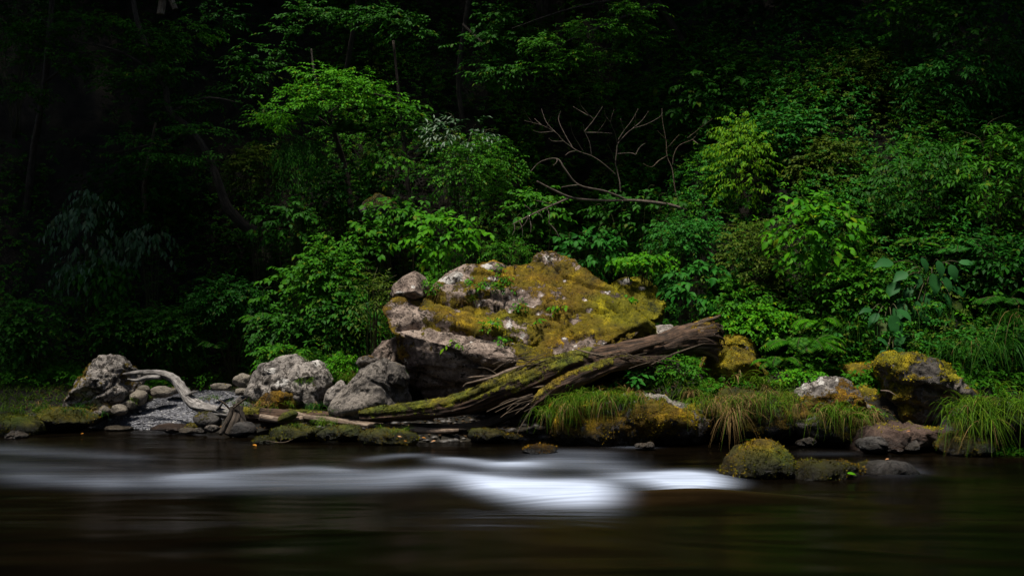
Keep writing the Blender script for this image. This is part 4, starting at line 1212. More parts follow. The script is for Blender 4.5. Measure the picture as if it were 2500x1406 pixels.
dead_tree('dead_sapling', 'bare antler-like dead sapling fanning out above the grey branch',
          [(1515, 470), (1513, 446), (1508, 423), (1503, 398), (1505, 376), (1508, 353), (1519, 338), (1543, 316), (1578, 304), (1613, 284), (1616, 268)],
          [[(1504, 427), (1471, 398), (1444, 381), (1409, 368), (1374, 343), (1357, 324), (1322, 306), (1280, 295)], [(1357, 324), (1334, 299), (1322, 266)], [(1352, 321), (1319, 324), (1302, 319)],
           [(1444, 381), (1439, 348), (1426, 319), (1424, 305)], [(1426, 322), (1449, 294), (1471, 261)], [(1399, 362), (1380, 330), (1364, 294), (1369, 271)], [(1425, 372), (1400, 330), (1392, 300)],
           [(1504, 398), (1494, 373), (1484, 353)], [(1508, 353), (1501, 324), (1491, 299), (1499, 269)], [(1431, 324), (1459, 324), (1494, 326)], [(1459, 324), (1479, 294), (1476, 271)],
           [(1509, 343), (1524, 319), (1543, 294), (1558, 266)], [(1543, 316), (1568, 294), (1583, 272)], [(1439, 283), (1419, 259), (1415, 239)], [(1440, 285), (1399, 261)], [(1450, 292), (1440, 282)],
           [(1300, 300), (1288, 285), (1281, 272)], [(1378, 345), (1350, 345), (1340, 338)], [(1335, 312), (1345, 285)], [(1508, 376), (1540, 374), (1552, 378)], [(1410, 368), (1390, 372), (1380, 380)],
           [(1322, 306), (1305, 290)], [(1550, 312), (1552, 280)], [(1491, 299), (1475, 280)], [(1523, 320), (1515, 290)], [(1552, 378), (1562, 360), (1575, 350)]], 14.8, 'deadtwig', 3)
dead_tree('dead_sapling', 'dim bare dead sapling half lost in shade right of the antler-like one',
          [(1660, 510), (1658, 498), (1648, 463), (1641, 413), (1629, 383), (1626, 343), (1618, 299), (1616, 266)],
          [[(1629, 381), (1608, 393), (1591, 408), (1570, 400)], [(1643, 403), (1645, 380), (1658, 356), (1690, 341), (1703, 326)], [(1632, 360), (1658, 329)], [(1678, 338), (1713, 309), (1725, 281)],
           [(1623, 370), (1640, 348)], [(1690, 341), (1705, 352)], [(1625, 340), (1605, 320)], [(1712, 312), (1740, 290)]], 15.2, 'twig', 9)

# ------------------------------------------------------------------ leaves


def sprays(rs, c, R, n, per, Ln, droop=0.35, up=0.25, inner=0.55, flat=0.45, leafdrop=0.3, spread=1.0, front=0.35, twig=0.34, nrm_front=0.3):
    u = rs.normal(size=(n, 3))
    u[:, 1] -= front
    u[:, 2] += up
    u = unit(u)
    # clumps: pull sprays together so that gaps open between them
    k = max(4, n // 9)
    cent = unit(rs.normal(size=(k, 3)) + (0, -front, up))
    j = rs.randint(0, k, n)
    u = unit(u * 0.75 + cent[j] * 0.8)
    s0 = np.asarray(c) + u * np.asarray(R) * ((rs.uniform(inner, 1.0, n) ** .7) * rs.uniform(.72, 1.30, k)[j])[:, None]
    d = u + 0.55 * rs.normal(size=(n, 3))
    d[:, 2] = d[:, 2] * flat + 0.12
    d = unit(d)
    T = Ln * per * twig
    t = (np.arange(per) + .4) / per
    pos = s0[:, None, :] + d[:, None, :] * (T * t)[None, :, None]
    pos[:, :, 2] -= droop * T * (t ** 2)[None, :]
    dd = np.repeat(d[:, None, :], per, 1).copy()
    dd[:, :, 2] -= 2 * droop * t[None, :]
    dd = unit(dd)
    N = unit(np.array([0, -nrm_front, 1.0]) + 0.32 * rs.normal(size=(n, per, 3)))
    lat = unit(np.cross(N, dd))
    side = np.where(np.arange(per) % 2 == 0, 1.0, -1.0)[None, :, None]
    ang = np.radians(rs.uniform(38, 70, (n, per, 1)))
    ang[:, -1] *= .1
    ax = dd * np.cos(ang) + lat * side * np.sin(ang)
    ax[:, :, 2] -= leafdrop * rs.uniform(.3, 1.3, (n, per))
    ln = Ln * rs.uniform(.62, 1.15, (n, per))
    sel = lambda a: a.reshape(-1, *a.shape[2:])
    return sel(pos), sel(unit(ax)), sel(N), sel(ln), s0, d, T


_lv = {}


def leaf_variants(mat, width):
    key = (mat, width)
    if key not in _lv:
        v = []
        rs = np.random.RandomState(len(_lv) + 3)
        for k in range(4):
            T = LEAF_BROAD[0].copy()
            T[:, 1] *= width * rs.uniform(.85, 1.15)
            T[:, 2] += -0.10 * rs.uniform(.2, 1.6) * T[:, 0] ** 2 + .02 * rs.normal(size=len(T))
            v.append(make_mesh('leaf', T, LEAF_BROAD[1], L[mat], dict(tint=np.full(len(T), rs.uniform()))))
        _lv[key] = v
    return _lv[key]


def place_leaves(root, rs, pos, ax, nr, ln, mat, width, name='leaf'):
    org = np.array(root.location)
    lat = unit(np.cross(nr, ax))
    up = np.cross(ax, lat)
    vs = leaf_variants(mat, width)
    for k in range(len(pos)):
        o = bpy.data.objects.new(name, vs[rs.randint(4)])
        COL.objects.link(o)
        o.parent = root
        l = ln[k]
        p = pos[k] - org
        o.matrix_basis = Matrix(((ax[k][0] * l, lat[k][0] * l, up[k][0] * l, p[0]), (ax[k][1] * l, lat[k][1] * l, up[k][1] * l, p[1]), (ax[k][2] * l, lat[k][2] * l, up[k][2] * l, p[2]), (0, 0, 0, 1)))


def stems(root, rs, base, s0, d, T, n, r=0.006, name='stem'):
    parts = []
    idx = rs.permutation(len(s0))[:n]
    for k in idx:
        b = base + np.array([rs.normal() * .04, rs.normal() * .04, 0])
        e = s0[k] + d[k] * T * .8
        mid = (b * .45 + s0[k] * .55) + np.array([0, 0, .10 * np.linalg.norm(s0[k] - b)])
        pth = spline([b, mid, s0[k], e], 5)
        parts.append(tube(pth, np.linspace(r, r * .3, len(pth)), 5))
    V, Fs, al, ro = join(parts)
    return obj(name, V, Fs, M['stem'], root)


def ground_under(px, py, Yd, rz):
    c = P(px, py, Yd)
    z = float(terrain(np.array([c[0]]), np.array([Yd + .2]))[0])
    return c, np.array((c[0], Yd + .25, min(z, c[2] - rz * .6)))


SEED = [1000]


def shrub(name, label, px, py, Yd, rx, rz, mat, leaf, n, per=6, width=.55, individual=False, cat='shrub', group=None, depth=.75, tm=None, nstem=14, base=None, **kw):
    SEED[0] += 1
    rs = np.random.RandomState(SEED[0])
    RX, RZ = px_len(rx, Yd), px_len(rz, Yd)
    c, b = ground_under(px, py, Yd, RZ)
    if base is not None:
        b = P(*base)
    root = thing(name, label, cat, b, group)
    pos, ax, nr, ln, s0, d, T = sprays(rs, c, (RX * .86, max(RX, RZ) * depth * .8, RZ * .86), n, per, leaf, **kw)
    stems(root, rs, b, s0, d, T, nstem)
    if individual:
        fr = np.argsort(pos[:, 1])
        keep = fr[:290]
        rest = fr[290:]
        place_leaves(root, rs, pos[keep], ax[keep], nr[keep], ln[keep], mat, width)
        if len(rest):
            V, Fs = leaf_array(LEAF_FINE, pos[rest], ax[rest], nr[rest], ln[rest], np.full(len(rest), width))
            obj('foliage', V, Fs, L[mat], root, dict(tint=np.repeat(rs.uniform(0, 1, len(rest)), len(LEAF_FINE[0]))), kind='stuff')
    else:
        t_ = tm or LEAF_FINE
        V, Fs = leaf_array(t_, pos, ax, nr, ln, np.full(len(pos), width))
        obj('foliage', V, Fs, L[mat], root, dict(tint=np.repeat(rs.uniform(0, 1, len(pos)), len(t_[0]))), kind='stuff')
    return root


BR = dict(individual=True, width=.62, per=6)
shrub('broadleaf_shrub', 'bright broad-leaved shrub directly above the left half of the boulder', 1085, 585, 13.75, 100, 62, 'bright', .10, 95, nrm_front=.45, **BR)
shrub('broadleaf_shrub', 'mid-green broad-leaved shrub up-left of the bright one above the boulder', 990, 545, 14.2, 105, 62, 'mid', .10, 95, **BR)
shrub('broadleaf_shrub', 'dark broad-leaved shrub sloping down left of the boulder top', 900, 620, 14.0, 95, 75, 'mid', .095, 90, **BR)
shrub('broadleaf_shrub', 'broad-leaved clump at the left end of the shrub slope', 712, 720, 13.9, 78, 82, 'mid', .095, 80, **BR)
shrub('broadleaf_shrub', 'blue-green broad-leaved shrub just behind the boulder peak', 1440, 610, 14.0, 85, 55, 'blue', .10, 80, **BR)
shrub('broadleaf_shrub', 'broad-leaved shrub under the fork of the grey dead branch', 1310, 525, 14.6, 95, 66, 'mid', .095, 85, **BR)
shrub('broadleaf_shrub', 'large-leaved clump right of the yellow-green mossed boulder', 1690, 705, 13.2, 78, 75, 'blue', .115, 78, **BR)
shrub('broadleaf_shrub', 'big broad-leaved bush standing out on the right slope', 2000, 560, 12.7, 115, 120, 'bright', .115, 95, **BR)
shrub('broadleaf_shrub', 'dim broad-leaved bush low in the shade below the left tree trunk', 700, 545, 14.9, 85, 60, 'deep', .11, 64, **BR)
shrub('broadleaf_shrub', 'shaded broad-leaved bush high above the antler-like dead sapling', 1770, 250, 15.8, 150, 120, 'deep', .115, 95, **BR)
shrub('broadleaf_shrub', 'dark broad-leaved shrub behind the foot of the dead saplings', 1560, 520, 15.0, 120, 60, 'deep', .10, 80, **BR)
FI = dict(per=9, width=.5)
shrub('fine_leaved_bush', 'fine-leaved dome bush left of the bare dead branches', 1160, 415, 15.0, 118, 82, 'mid', .060, 420, **FI)
shrub('slim_leaved_shrub', 'pale slim-leaved sprigs rising above the fine-leaved dome bush', 1120, 335, 15.1, 90, 50, 'silver', .12, 60, per=7, width=.3)
shrub('small_leaved_shrub', 'dense small-leaved shrub between left clump and boulder', 810, 690, 13.6, 92, 115, 'mid', .075, 420, per=7)
shrub('small_leaved_shrub', 'shaded small-leaved shrub under the dense one, left of the boulder', 830, 790, 13.3, 78, 80, 'deep', .085, 200, per=7)
shrub('small_leaved_shrub', 'low leafy shrub behind the pale pitted boulder', 680, 810, 13.7, 90, 66, 'deep', .08, 200, per=6)
shrub('straggly_shrub', 'straggly olive shrub leaning out left of the boulder knob', 905, 720, 12.8, 56, 55, 'olive', .07, 46, per=10, width=.34, twig=.5, flat=.9, up=.5)
shrub('feathery_shrub', 'feathery shrub above the large-leaved clump on the right', 1680, 585, 14.1, 95, 50, 'blue', .065, 220, **FI)
shrub('olive_bush', 'dense olive fine-leaved bush left of the big broad-leaved bush', 1830, 650, 13.3, 82, 120, 'olive', .055, 480, **FI)
shrub('yellow_green_shrub', 'yellow-green shrub with drooping leaves on the right slope', 1815, 400, 14.4, 78, 125, 'yellow', .07, 300, per=8, width=.42, leafdrop=1.1)
shrub('blue_green_shrub', 'blue-green leafy shrub just right of the yellow-green drooping one', 1915, 345, 14.5, 95, 82, 'blue', .10, 170, per=7)
shrub('olive_bush', 'brownish fine bush high up at the upper right', 2080, 215, 15.2, 150, 110, 'olive', .065, 480, **FI)
shrub('olive_bush', 'olive bush with sparse twigs below the brownish upper-right bush', 2020, 410, 14.0, 90, 75, 'olive', .07, 240, **FI)
shrub('small_leaved_shrub', 'low bright groundcover shrub behind the ochre mossed boulder', 1850, 795, 12.6, 105, 48, 'bright', .065, 300, per=7, cat='plant')
shrub('small_leaved_shrub', 'leafy groundcover under the big broad-leaved bush', 1800, 745, 13.0, 100, 60, 'mid', .07, 260, per=7, cat='plant')
shrub('small_leaved_shrub', 'creeping leafy mass left of the hosta', 2120, 720, 12.3, 110, 85, 'mid', .075, 330, per=7)
shrub('small_leaved_shrub', 'drooping dark shrub above the hosta and ferns', 2240, 450, 13.0, 120, 110, 'deep', .095, 200, per=8, width=.42, leafdrop=.8)
shrub('arching_shrub', 'arching sprays of narrow leaves at the right edge', 2430, 420, 12.6, 90, 120, 'mid', .10, 110, per=12, width=.36, droop=.6, flat=.6)
shrub('arching_shrub', 'high arching sprays along the top right edge', 2330, 200, 14.2, 150, 70, 'blue', .10, 130, per=11, width=.36, droop=.4)
shrub('leafy_shrub', 'shaded leafy shrub filling the top right corner', 2420, 70, 14.2, 130, 90, 'deep', .11, 160, per=7)
shrub('leafy_shrub', 'leafy shrub at the top edge left of the top right corner', 2210, 50, 15.0, 110, 60, 'mid', .10, 120, per=7)
shrub('leafy_shrub', 'dark leafy shrub at the right edge below the arching sprays', 2450, 660, 11.9, 80, 85, 'black', .09, 200, per=7)
shrub('leafy_shrub', 'dark tangle behind the yellow mossed boulder at the right edge', 2420, 850, 11.4, 110, 70, 'deep', .075, 220, per=7)
shrub('leafy_shrub', 'small leafy plants between hosta and long low mossy rock', 2180, 850, 11.9, 70, 40, 'mid', .075, 100, per=5, cat='plant')
shrub('leafy_shrub', 'leafy green weeds on the bank below the root end of the log', 1640, 905, 11.5, 90, 38, 'mid', .055, 230, per=6, cat='plant')
shrub('leafy_shrub', 'pair of big-leaved weeds in the hollow right of the thinner log', 1540, 925, 11.25, 40, 16, 'blue', .10, 14, per=4, cat='plant')
shrub('leafy_shrub', 'leafy weeds in front of the long low mossy rock', 2080, 950, 11.5, 60, 26, 'mid', .055, 110, per=6, cat='plant')
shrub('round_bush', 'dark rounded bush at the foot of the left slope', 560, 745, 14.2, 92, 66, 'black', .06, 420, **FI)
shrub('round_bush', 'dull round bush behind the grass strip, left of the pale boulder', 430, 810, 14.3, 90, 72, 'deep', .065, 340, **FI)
shrub('leafy_shrub', 'low leafy shrub on the left slope above the scaly boulder', 300, 800, 14.4, 100, 70, 'deep', .08, 240, per=7)
shrub('leafy_shrub', 'shaded leaves at the far left edge above the moss mound', 70, 800, 14.2, 110, 90, 'deep', .085, 260, per=7)
shrub('leafy_shrub', 'fresh green leafy plants behind the pale pitted boulder crest', 700, 870, 13.2, 80, 30, 'mid', .07, 120, per=6, cat='plant')
shrub('leafy_shrub', 'bright grassy-leaved weeds between pale boulder and fallen rocks', 840, 900, 12.8, 34, 34, 'bright', .06, 90, per=8, width=.3, cat='plant')
shrub('brown_leaved_bush', 'yellowish brown bush right of the leaning left trunk', 630, 420, 15.6, 68, 66, 'olive', .07, 240, **FI)
shrub('hanging_grass_clump', 'hanging feathery clump below the bright bough', 730, 400, 15.2, 60, 70, 'deep', .07, 260, per=10, width=.3, droop=1.2, leafdrop=1.0)
shrub('yellow_leaved_sprig', 'dangling lighter sprig right of the hanging feathery clump', 945, 415, 15.2, 60, 62, 'mid', .095, 60, per=7, leafdrop=.9)
shrub('leafy_shrub', 'dim shrub behind the dangling lighter sprig', 860, 480, 15.6, 120, 80, 'black', .08, 260, per=7)
shrub('leafy_shrub', 'small leafy shrub in front of the boulder peak skyline', 1225, 615, 13.4, 80, 22, 'mid', .05, 110, per=8, width=.35, up=.5, flat=1.2, cat='plant')
shrub('hanging_vine', 'curtain of drooping silvery leaves on the dark left cliff', 215, 590, 14.6, 75, 130, 'silver', .13, 95, per=7, width=.42, leafdrop=2.6, cat='vine', droop=1.0)
shrub('hanging_vine', 'small cluster of hanging silvery leaves right of the larger curtain', 370, 590, 14.8, 52, 60, 'silver', .13, 36, per=7, width=.42, leafdrop=2.6, cat='vine', droop=1.0)
shrub('hanging_vine', 'dim hanging leaves low under the silvery curtain', 240, 690, 14.5, 85, 60, 'deep', .11, 90, per=7, width=.5, leafdrop=1.6, cat='vine', droop=.8)
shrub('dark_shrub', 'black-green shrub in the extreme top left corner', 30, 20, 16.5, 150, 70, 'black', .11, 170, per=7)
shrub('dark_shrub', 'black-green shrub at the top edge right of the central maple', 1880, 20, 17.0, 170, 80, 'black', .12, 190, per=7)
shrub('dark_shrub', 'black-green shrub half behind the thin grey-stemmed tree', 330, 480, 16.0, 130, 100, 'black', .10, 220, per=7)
shrub('leafy_shrub', 'low weeds along the top of the turf mound', 1760, 945, 11.35, 85, 20, 'mid', .05, 150, per=6, cat='plant')
shrub('leafy_shrub', 'fresh weeds between the broad fern and the white-topped rock', 1935, 920, 11.4, 70, 22, 'bright', .05, 110, per=6, cat='plant')
shrub('leafy_shrub', 'small weeds hanging over the dark moss ledge', 2120, 1010, 10.75, 50, 20, 'mid', .045, 70, per=6, cat='plant')
# ivy over rocks
shrub('ivy', 'bright ivy spilling over the yellow-green mossed boulder', 1572, 640, 13.3, 78, 22, 'bright', .062, 120, per=5, width=.85, cat='ivy', leafdrop=.6, droop=.6)
shrub('ivy', 'small ivy strand across the middle of the yellow-green boulder', 1535, 735, 12.7, 46, 7, 'bright', .05, 30, per=5, width=.85, cat='ivy', leafdrop=.6)

# little plants growing on the boulder
for lb, px, py, Yd, rx, rz, mt, lf, n in (
        ('leafy green weed growing in a crack at the upper left of the boulder', 1162, 692, 12.2, 24, 17, 'bright', .05, 26),
        ('small lime plant below the boulder top, right of the leafy weed', 1222, 668, 12.2, 22, 24, 'yellow', .06, 16),
        ('dark little fern-like weed beneath the lime plant', 1270, 745, 12.0, 20, 14, 'mid', .055, 14),
        ('leafy tuft over the crack near the boulder centre', 1225, 700, 12.1, 26, 17, 'mid', .05, 30),
        ('yellow-tipped seedling on the boulder over the long crack', 1195, 795, 11.75, 30, 12, 'bright', .045, 24),
        ('low weed by the white lichen patch low on the boulder', 1228, 832, 11.6, 18, 9, 'bright', .06, 8),
        ('lime star-shaped seedling at the brink of the undercut', 1108, 834, 11.65, 15, 5, 'yellow', .085, 4),
        ('lime star-shaped seedling on the ochre moss right of centre', 1370, 745, 12.05, 14, 5, 'yellow', .085, 4),
        ('two-leaved seedling on the moss at the centre of the boulder', 1308, 790, 11.85, 9, 10, 'bright', .085, 3),
        ('tiny weeds in the gap between knob and boulder', 1052, 695, 12.5, 22, 26, 'bright', .045, 36)):
    Yd = boulder_front(px, py + 6) - .04
    shrub('seedling', lb, px, py, Yd, rx, rz, mt, lf, n, per=4, width=.5, cat='plant', group='small plants rooted on the boulder', nstem=min(4, n), depth=.4, base=(px, py + rz * .8, Yd + .08))

# hosta
def hosta(label, c, leaves, Yd):
    SEED[0] += 1
    rs = np.random.RandomState(SEED[0])
    base = P(c[0], c[1], Yd + .15)
    root = thing('hosta', label, 'hosta', base)
    pos, ax, nr, ln = [], [], [], []
    parts = []
    for (lx, ly, dx, dy, l) in leaves:
        p = P(lx, ly, Yd - .12 * rs.uniform(.2, 1.6))
        a = unit(np.array([dx, -.35, -dy]))
        pos.append(p)
        ax.append(a)
        nr.append(unit(np.array([rs.normal() * .25, -.75, .8])))
        ln.append(px_len(l, Yd))
        pth = spline([base, (base + p) / 2 + np.array([0, -.03, .12]), p], 5)
        parts.append(tube(pth, np.full(len(pth), .005), 5))
    V, Fs, al, ro = join(parts)
    obj('stem', V, Fs, M['stem'], root)
    place_leaves(root, rs, np.array(pos), np.array(ax), np.array(nr), np.array(ln), 'hosta', .62)
    return root


hosta('hosta with many pale-backed rounded leaves hanging on the right slope', (2270, 690),
      [(2250, 628, .3, 1, 42), (2290, 635, .1, 1, 48), (2320, 645, .2, 1, 44), (2240, 668, -.3, 1, 44), (2275, 668, .1, 1, 56), (2300, 675, .5, .9, 46), (2215, 665, -1, .5, 44), (2195, 690, -1, .9, 50), (2225, 700, -.6, .8, 44), (2260, 712, -.1, 1, 46),
       (2240, 735, -.3, 1, 44), (2300, 715, .4, .8, 44), (2315, 700, 1, .5, 52), (2325, 735, .7, .8, 38), (2250, 755, .2, 1, 40), (2210, 740, -.8, 1, 60), (2180, 640, -1, .15, 52), (2340, 640, 1, .1, 42), (2285, 740, .3, 1, 40), (2195, 720, -.7, 1, 40)], 12.0)
hosta('smaller sparse hosta just below the larger hosta', (2165, 780), [(2145, 765, -.8, .7, 42), (2160, 780, -.6, .9, 56), (2175, 770, .3, 1, 60), (2190, 755, .6, .5, 44), (2130, 755, -1, .1, 36), (2180, 820, .2, -.3, 26), (2200, 825, .6, -.2, 24)], 11.8)
hosta('young broad-leaved plant with three round leaves under the smaller sparse hosta', (2175, 850), [(2170, 845, -.7, -.6, 34), (2185, 842, .6, -.7, 36), (2180, 850, .8, .3, 34), (2165, 855, -.8, .4, 28)], 11.6)


# ferns
def fern(label, px, py, Yd, n, length, mat, seed, tilt=.95, name='fern', spread=3.1, lean=0.0, group=None):
    rs = np.random.RandomState(seed)
    b = P(px, py, Yd)
    root = thing(name, label, 'fern', b, group)
    for k in range(n):
        az = -math.pi / 2 + spread * (k / max(n - 1, 1) - .5) + rs.normal() * .15 + lean
        l = length * rs.uniform(.7, 1.1)
        h = np.array([math.cos(az), math.sin(az) * .8, 0])
        t = np.linspace(0, 1, 16)
        tl = tilt * rs.uniform(.35, 1.25)
        path = b + h * (l * t * .8)[:, None] + np.array([0, 0, 1.0]) * (l * (tl * t - (tl * .8 + .1) * t ** 2.2))[:, None]
        V, Fs, al, ro = tube(path, np.linspace(.006, .002, 16), 4)
        fr = obj('frond', V, Fs, M['stem'], root)
        tt = np.linspace(.16, .98, 20)
        pos = np.stack([np.interp(tt, t, path[:, i]) for i in range(3)], -1)
        tan = unit(np.gradient(pos, axis=0))
        latv = unit(np.cross(tan, (0, 0, 1.0)))
        ll = l * .27 * np.sin(np.pi * (tt * .82 + .12)) ** .8
        PP, AX, NN, LN = [], [], [], []
        for s in (-1, 1):
            a = unit(latv * s + tan * .45 + np.array([0, 0, -.18]))
            PP.append(pos); AX.append(a); NN.append(unit(np.cross(tan, latv) + .15 * rs.normal(size=pos.shape))); LN.append(ll)
        PP, AX, NN, LN = map(np.concatenate, (PP, AX, NN, LN))
        NN = NN * np.sign(NN[:, 2:3] + 1e-6)
        V, Fs = leaf_array(LEAF_FINE, PP, AX, NN, LN, np.full(len(LN), .24))
        obj('leaflets', V, Fs, L[mat], fr, dict(tint=np.repeat(rs.uniform(0, 1, len(PP)), len(LEAF_FINE[0]))), kind='stuff')
    return root


fern('broad fern fanning over the bank between ochre rock and yellow boulder', 1965, 860, 11.75, 13, .62, 'mid', 3)
fern('fern spreading low and left from the broad fern', 1905, 905, 11.6, 9, .45, 'mid', 4)
fern('fresh fern tips behind the broad fern', 2000, 810, 12.2, 9, .5, 'bright', 5)
fern('bluish fern standing above the hosta', 2345, 620, 12.3, 8, .6, 'blue', 6, tilt=1.0)
fern('small fern left of the bluish fern on the right slope', 2240, 600, 12.4, 7, .38, 'mid', 7, tilt=.8)
fern('little fern in the gap left of the bright yellow mossed boulder', 2135, 960, 11.3, 8, .28, 'bright', 8)
fern('shaded fern at the right edge beside the hosta', 2460, 740, 11.6, 8, .6, 'deep', 9)
fern('fern in the half shade beneath the round bush on the left', 520, 850, 14.0, 9, .34, 'deep', 10, tilt=1.3)
fern('drooping fern far up beside the bright bough', 850, 330, 15.4, 8, .6, 'deep', 11)
fern('fern drooping over the left end of the shrub slope', 640, 790, 13.9, 8, .45, 'mid', 12)


# ------------------------------------------------------------------ grass tufts
def blades(rs, base, n, length, spreadx, out_dir, droop, width, segs=6):
    base = np.asarray(base)
    droop = min(droop, 1.35)
    kc = max(1, n // 16)
    cc = rs.normal(size=(kc, 3)) * spreadx
    root = base + cc[rs.randint(0, kc, n)] + rs.normal(size=(n, 3)) * np.minimum(spreadx, .022)
    az = rs.uniform(0, 2 * np.pi, n)
    h = np.stack([np.cos(az), np.sin(az) * .8, np.zeros(n)], -1) * rs.uniform(.15, .95, n)[:, None] + np.asarray(out_dir)
    l = length * rs.uniform(.35, 1.1, n)
    t = np.linspace(0, 1, segs + 1)
    dr = droop * rs.uniform(.4, 1.25, n)
    pos = root[:, None, :] + h[:, None, :] * (l[:, None] * t[None, :])[..., None]
    pos[:, :, 2] += l[:, None] * (0.75 * t[None, :] - dr[:, None] * t[None, :] ** 2)
    w = width * (1 - t ** 2 * .9) * .5
    side = unit(np.cross(h, (0, 0, 1.0)) + 1e-6 + rs.normal(size=h.shape) * .2)
    A = pos + side[:, None, :] * w[None, :, None]
    B = pos - side[:, None, :] * w[None, :, None]
    V = np.stack([A, B], 2).reshape(n, -1, 3)
    f = np.array([(2 * k, 2 * k + 1, 2 * k + 3, 2 * k + 2) for k in range(segs)])
    Fq = (f[None] + (np.arange(n) * 2 * (segs + 1))[:, None, None]).reshape(-1, 4)
    return V.reshape(-1, 3), Fq, 2 * (segs + 1)


def tuft(label, px, py, Yd, n, length, mat='grass', w=.0055, spread=(.08, .06, .02), out_dir=(0, -.35, 0), droop=.9, dry=0, name='sedge_tuft', cat='grass tuft', group='grass tufts on the bank'):
    SEED[0] += 1
    rs = np.random.RandomState(SEED[0])
    b = P(px, py, Yd)
    root = thing(name, label, cat, b, group)
    n = int(n * 1.35)
    dry = dry or (min(int(n * .10), 14) if n > 70 else 0)
    V, Fq, k = blades(rs, b, n, length, np.array(spread), out_dir, droop, w)
    obj('blades', V, [Fq], L[mat], root, dict(tint=np.repeat(rs.uniform(0, 1, n), k)), kind='stuff')
    if dry:
        V, Fq, k = blades(rs, b, dry, length * 1.0, np.array(spread) * 1.1, np.asarray(out_dir) * 1.1, droop * 1.3, w * .9)
        obj('dry_blades', V, [Fq], L['dry'], root, dict(tint=np.repeat(rs.uniform(0, 1, dry), k)), kind='stuff')
    return root


tuft('big green sedge tuft arching over the bank at the far right', 2440, 1000, 10.1, 420, .62, spread=(.20, .12, .05), droop=1.15, w=.008)
tuft('left half of the sedge mass below the yellow mossed boulder', 2370, 1020, 10.0, 200, .5, spread=(.12, .1, .04), out_dir=(-.1, -.4, 0), droop=1.2, w=.008)
tuft('dark drooping sedge on the slope above the big green tuft', 2420, 850, 10.9, 260, .6, 'grassdk', spread=(.25, .1, .06), droop=1.3)
tuft('dark hanging sedge beside the smaller sparse hosta', 2100, 800, 12.0, 200, .5, 'grassdk', spread=(.2, .1, .05), droop=1.4, out_dir=(-.1, -.2, 0))
tuft('dark sedge hanging beneath the hosta leaves', 2290, 770, 11.9, 140, .5, 'grassdk', spread=(.15, .05, .05), droop=1.7, out_dir=(0, -.2, 0))
tuft('dark reedy tuft at the very right edge', 2480, 790, 11.0, 120, .7, 'grassdk', spread=(.12, .1, .05), droop=1.0)
for k, (px, py, Yd, ln, lb) in enumerate(((1385, 985, 10.75, .34, 'tuft draped over the left nose of the grass-covered rock'), (1440, 975, 10.75, .36, 'second tuft from the left nose on the grass-covered rock'),
                                          (1500, 972, 10.7, .34, 'tuft draped over the middle of the grass-covered rock'), (1550, 972, 10.75, .28, 'thin tuft beside the bare ridge of the grass-covered rock'),
                                          (1420, 965, 11.1, .3, 'tuft standing behind the nose of the grass-covered rock'), (1365, 1005, 10.8, .26, 'short tuft at the waterside corner of the grass-covered rock'))):
    tuft(lb, px, py, Yd, 190, ln, spread=(.10, .07, .03), droop=1.25, dry=45)
tuft('upright fresh sedge on top of the bank behind the grass-covered rock', 1600, 940, 11.4, 130, .34, spread=(.2, .1, .03), droop=.75)
tuft('fresh grass at the shady hollow edge right of the thinner log', 1520, 955, 11.3, 90, .26, spread=(.15, .08, .03), droop=.6, out_dir=(-.1, -.2, 0))
tuft('mixed green and straw tuft above the turf mound', 1690, 955, 11.2, 150, .36, spread=(.2, .1, .03), droop=1.1, dry=70)
tuft('light green leafy grass beneath the ochre mossed boulder', 1815, 935, 11.2, 110, .3, 'grass', w=.011, spread=(.13, .08, .03), droop=.8)
tuft('straw-coloured tuft hanging left on the turf mound', 1745, 985, 10.7, 150, .30, spread=(.16, .08, .03), droop=1.3, dry=80)
tuft('straw-coloured tuft hanging in the middle of the turf mound', 1820, 985, 10.65, 150, .32, spread=(.18, .08, .03), droop=1.3, dry=95)
tuft('straw-coloured tuft hanging right on the turf mound', 1895, 975, 10.65, 150, .30, spread=(.16, .08, .03), droop=1.3, dry=70)
tuft('long dry grass beard hanging to the water under the turf mound', 1790, 1015, 10.6, 20, .42, spread=(.04, .05, .04), droop=2.0, dry=110)
tuft('grass fringe on the slope of the white-topped rock', 1975, 1000, 10.55, 110, .28, spread=(.15, .07, .03), droop=1.5, dry=60)
tuft('bright green blades hanging in front of the white-topped rock', 2050, 1000, 10.5, 120, .36, spread=(.08, .06, .03), droop=1.5, w=.009)
tuft('grass fringe at the right end of the dark moss ledge', 2110, 1010, 10.4, 130, .30, spread=(.13, .07, .03), droop=1.5, dry=60)
tuft('mixed tuft behind the white-topped rock', 1920, 945, 11.3, 120, .3, spread=(.2, .1, .03), droop=1.0, dry=40)
tuft('short bright blades at the top left of the dome rock in the stream', 1838, 1085, 8.75, 34, .16, spread=(.035, .03, .01), droop=.8, out_dir=(-.15, 0, 0))
tuft('bright lawn-like tuft on the far left moss mound', 30, 1008, 12.1, 260, .2, spread=(.22, .12, .03), droop=.7)
tuft('dry and green tuft on the low grassy moss mound', 150, 1000, 12.4, 160, .2, 'grassdk', spread=(.25, .12, .03), droop=.9, dry=50)
tuft('grass at the foot of the scaly boulder on the left', 250, 985, 12.9, 90, .2, 'grass', spread=(.12, .08, .03), droop=.7)
tuft('grass tuft crowning the pale pitted boulder', 735, 885, 12.8, 60, .35, spread=(.1, .06, .03), droop=.8, dry=20)
tuft('tiny sedge in the dent on the face of the pale pitted boulder', 745, 930, 12.05, 40, .16, spread=(.05, .03, .02), droop=1.2)
tuft('dark green tuft in the gap right of the pale pitted boulder', 775, 995, 12.0, 70, .22, 'grassdk', spread=(.05, .05, .02), droop=1.1)
tuft('yellowing grass on the moss mound at the foot of the pale boulder', 635, 990, 12.0, 130, .2, spread=(.16, .08, .03), droop=.9, dry=50)
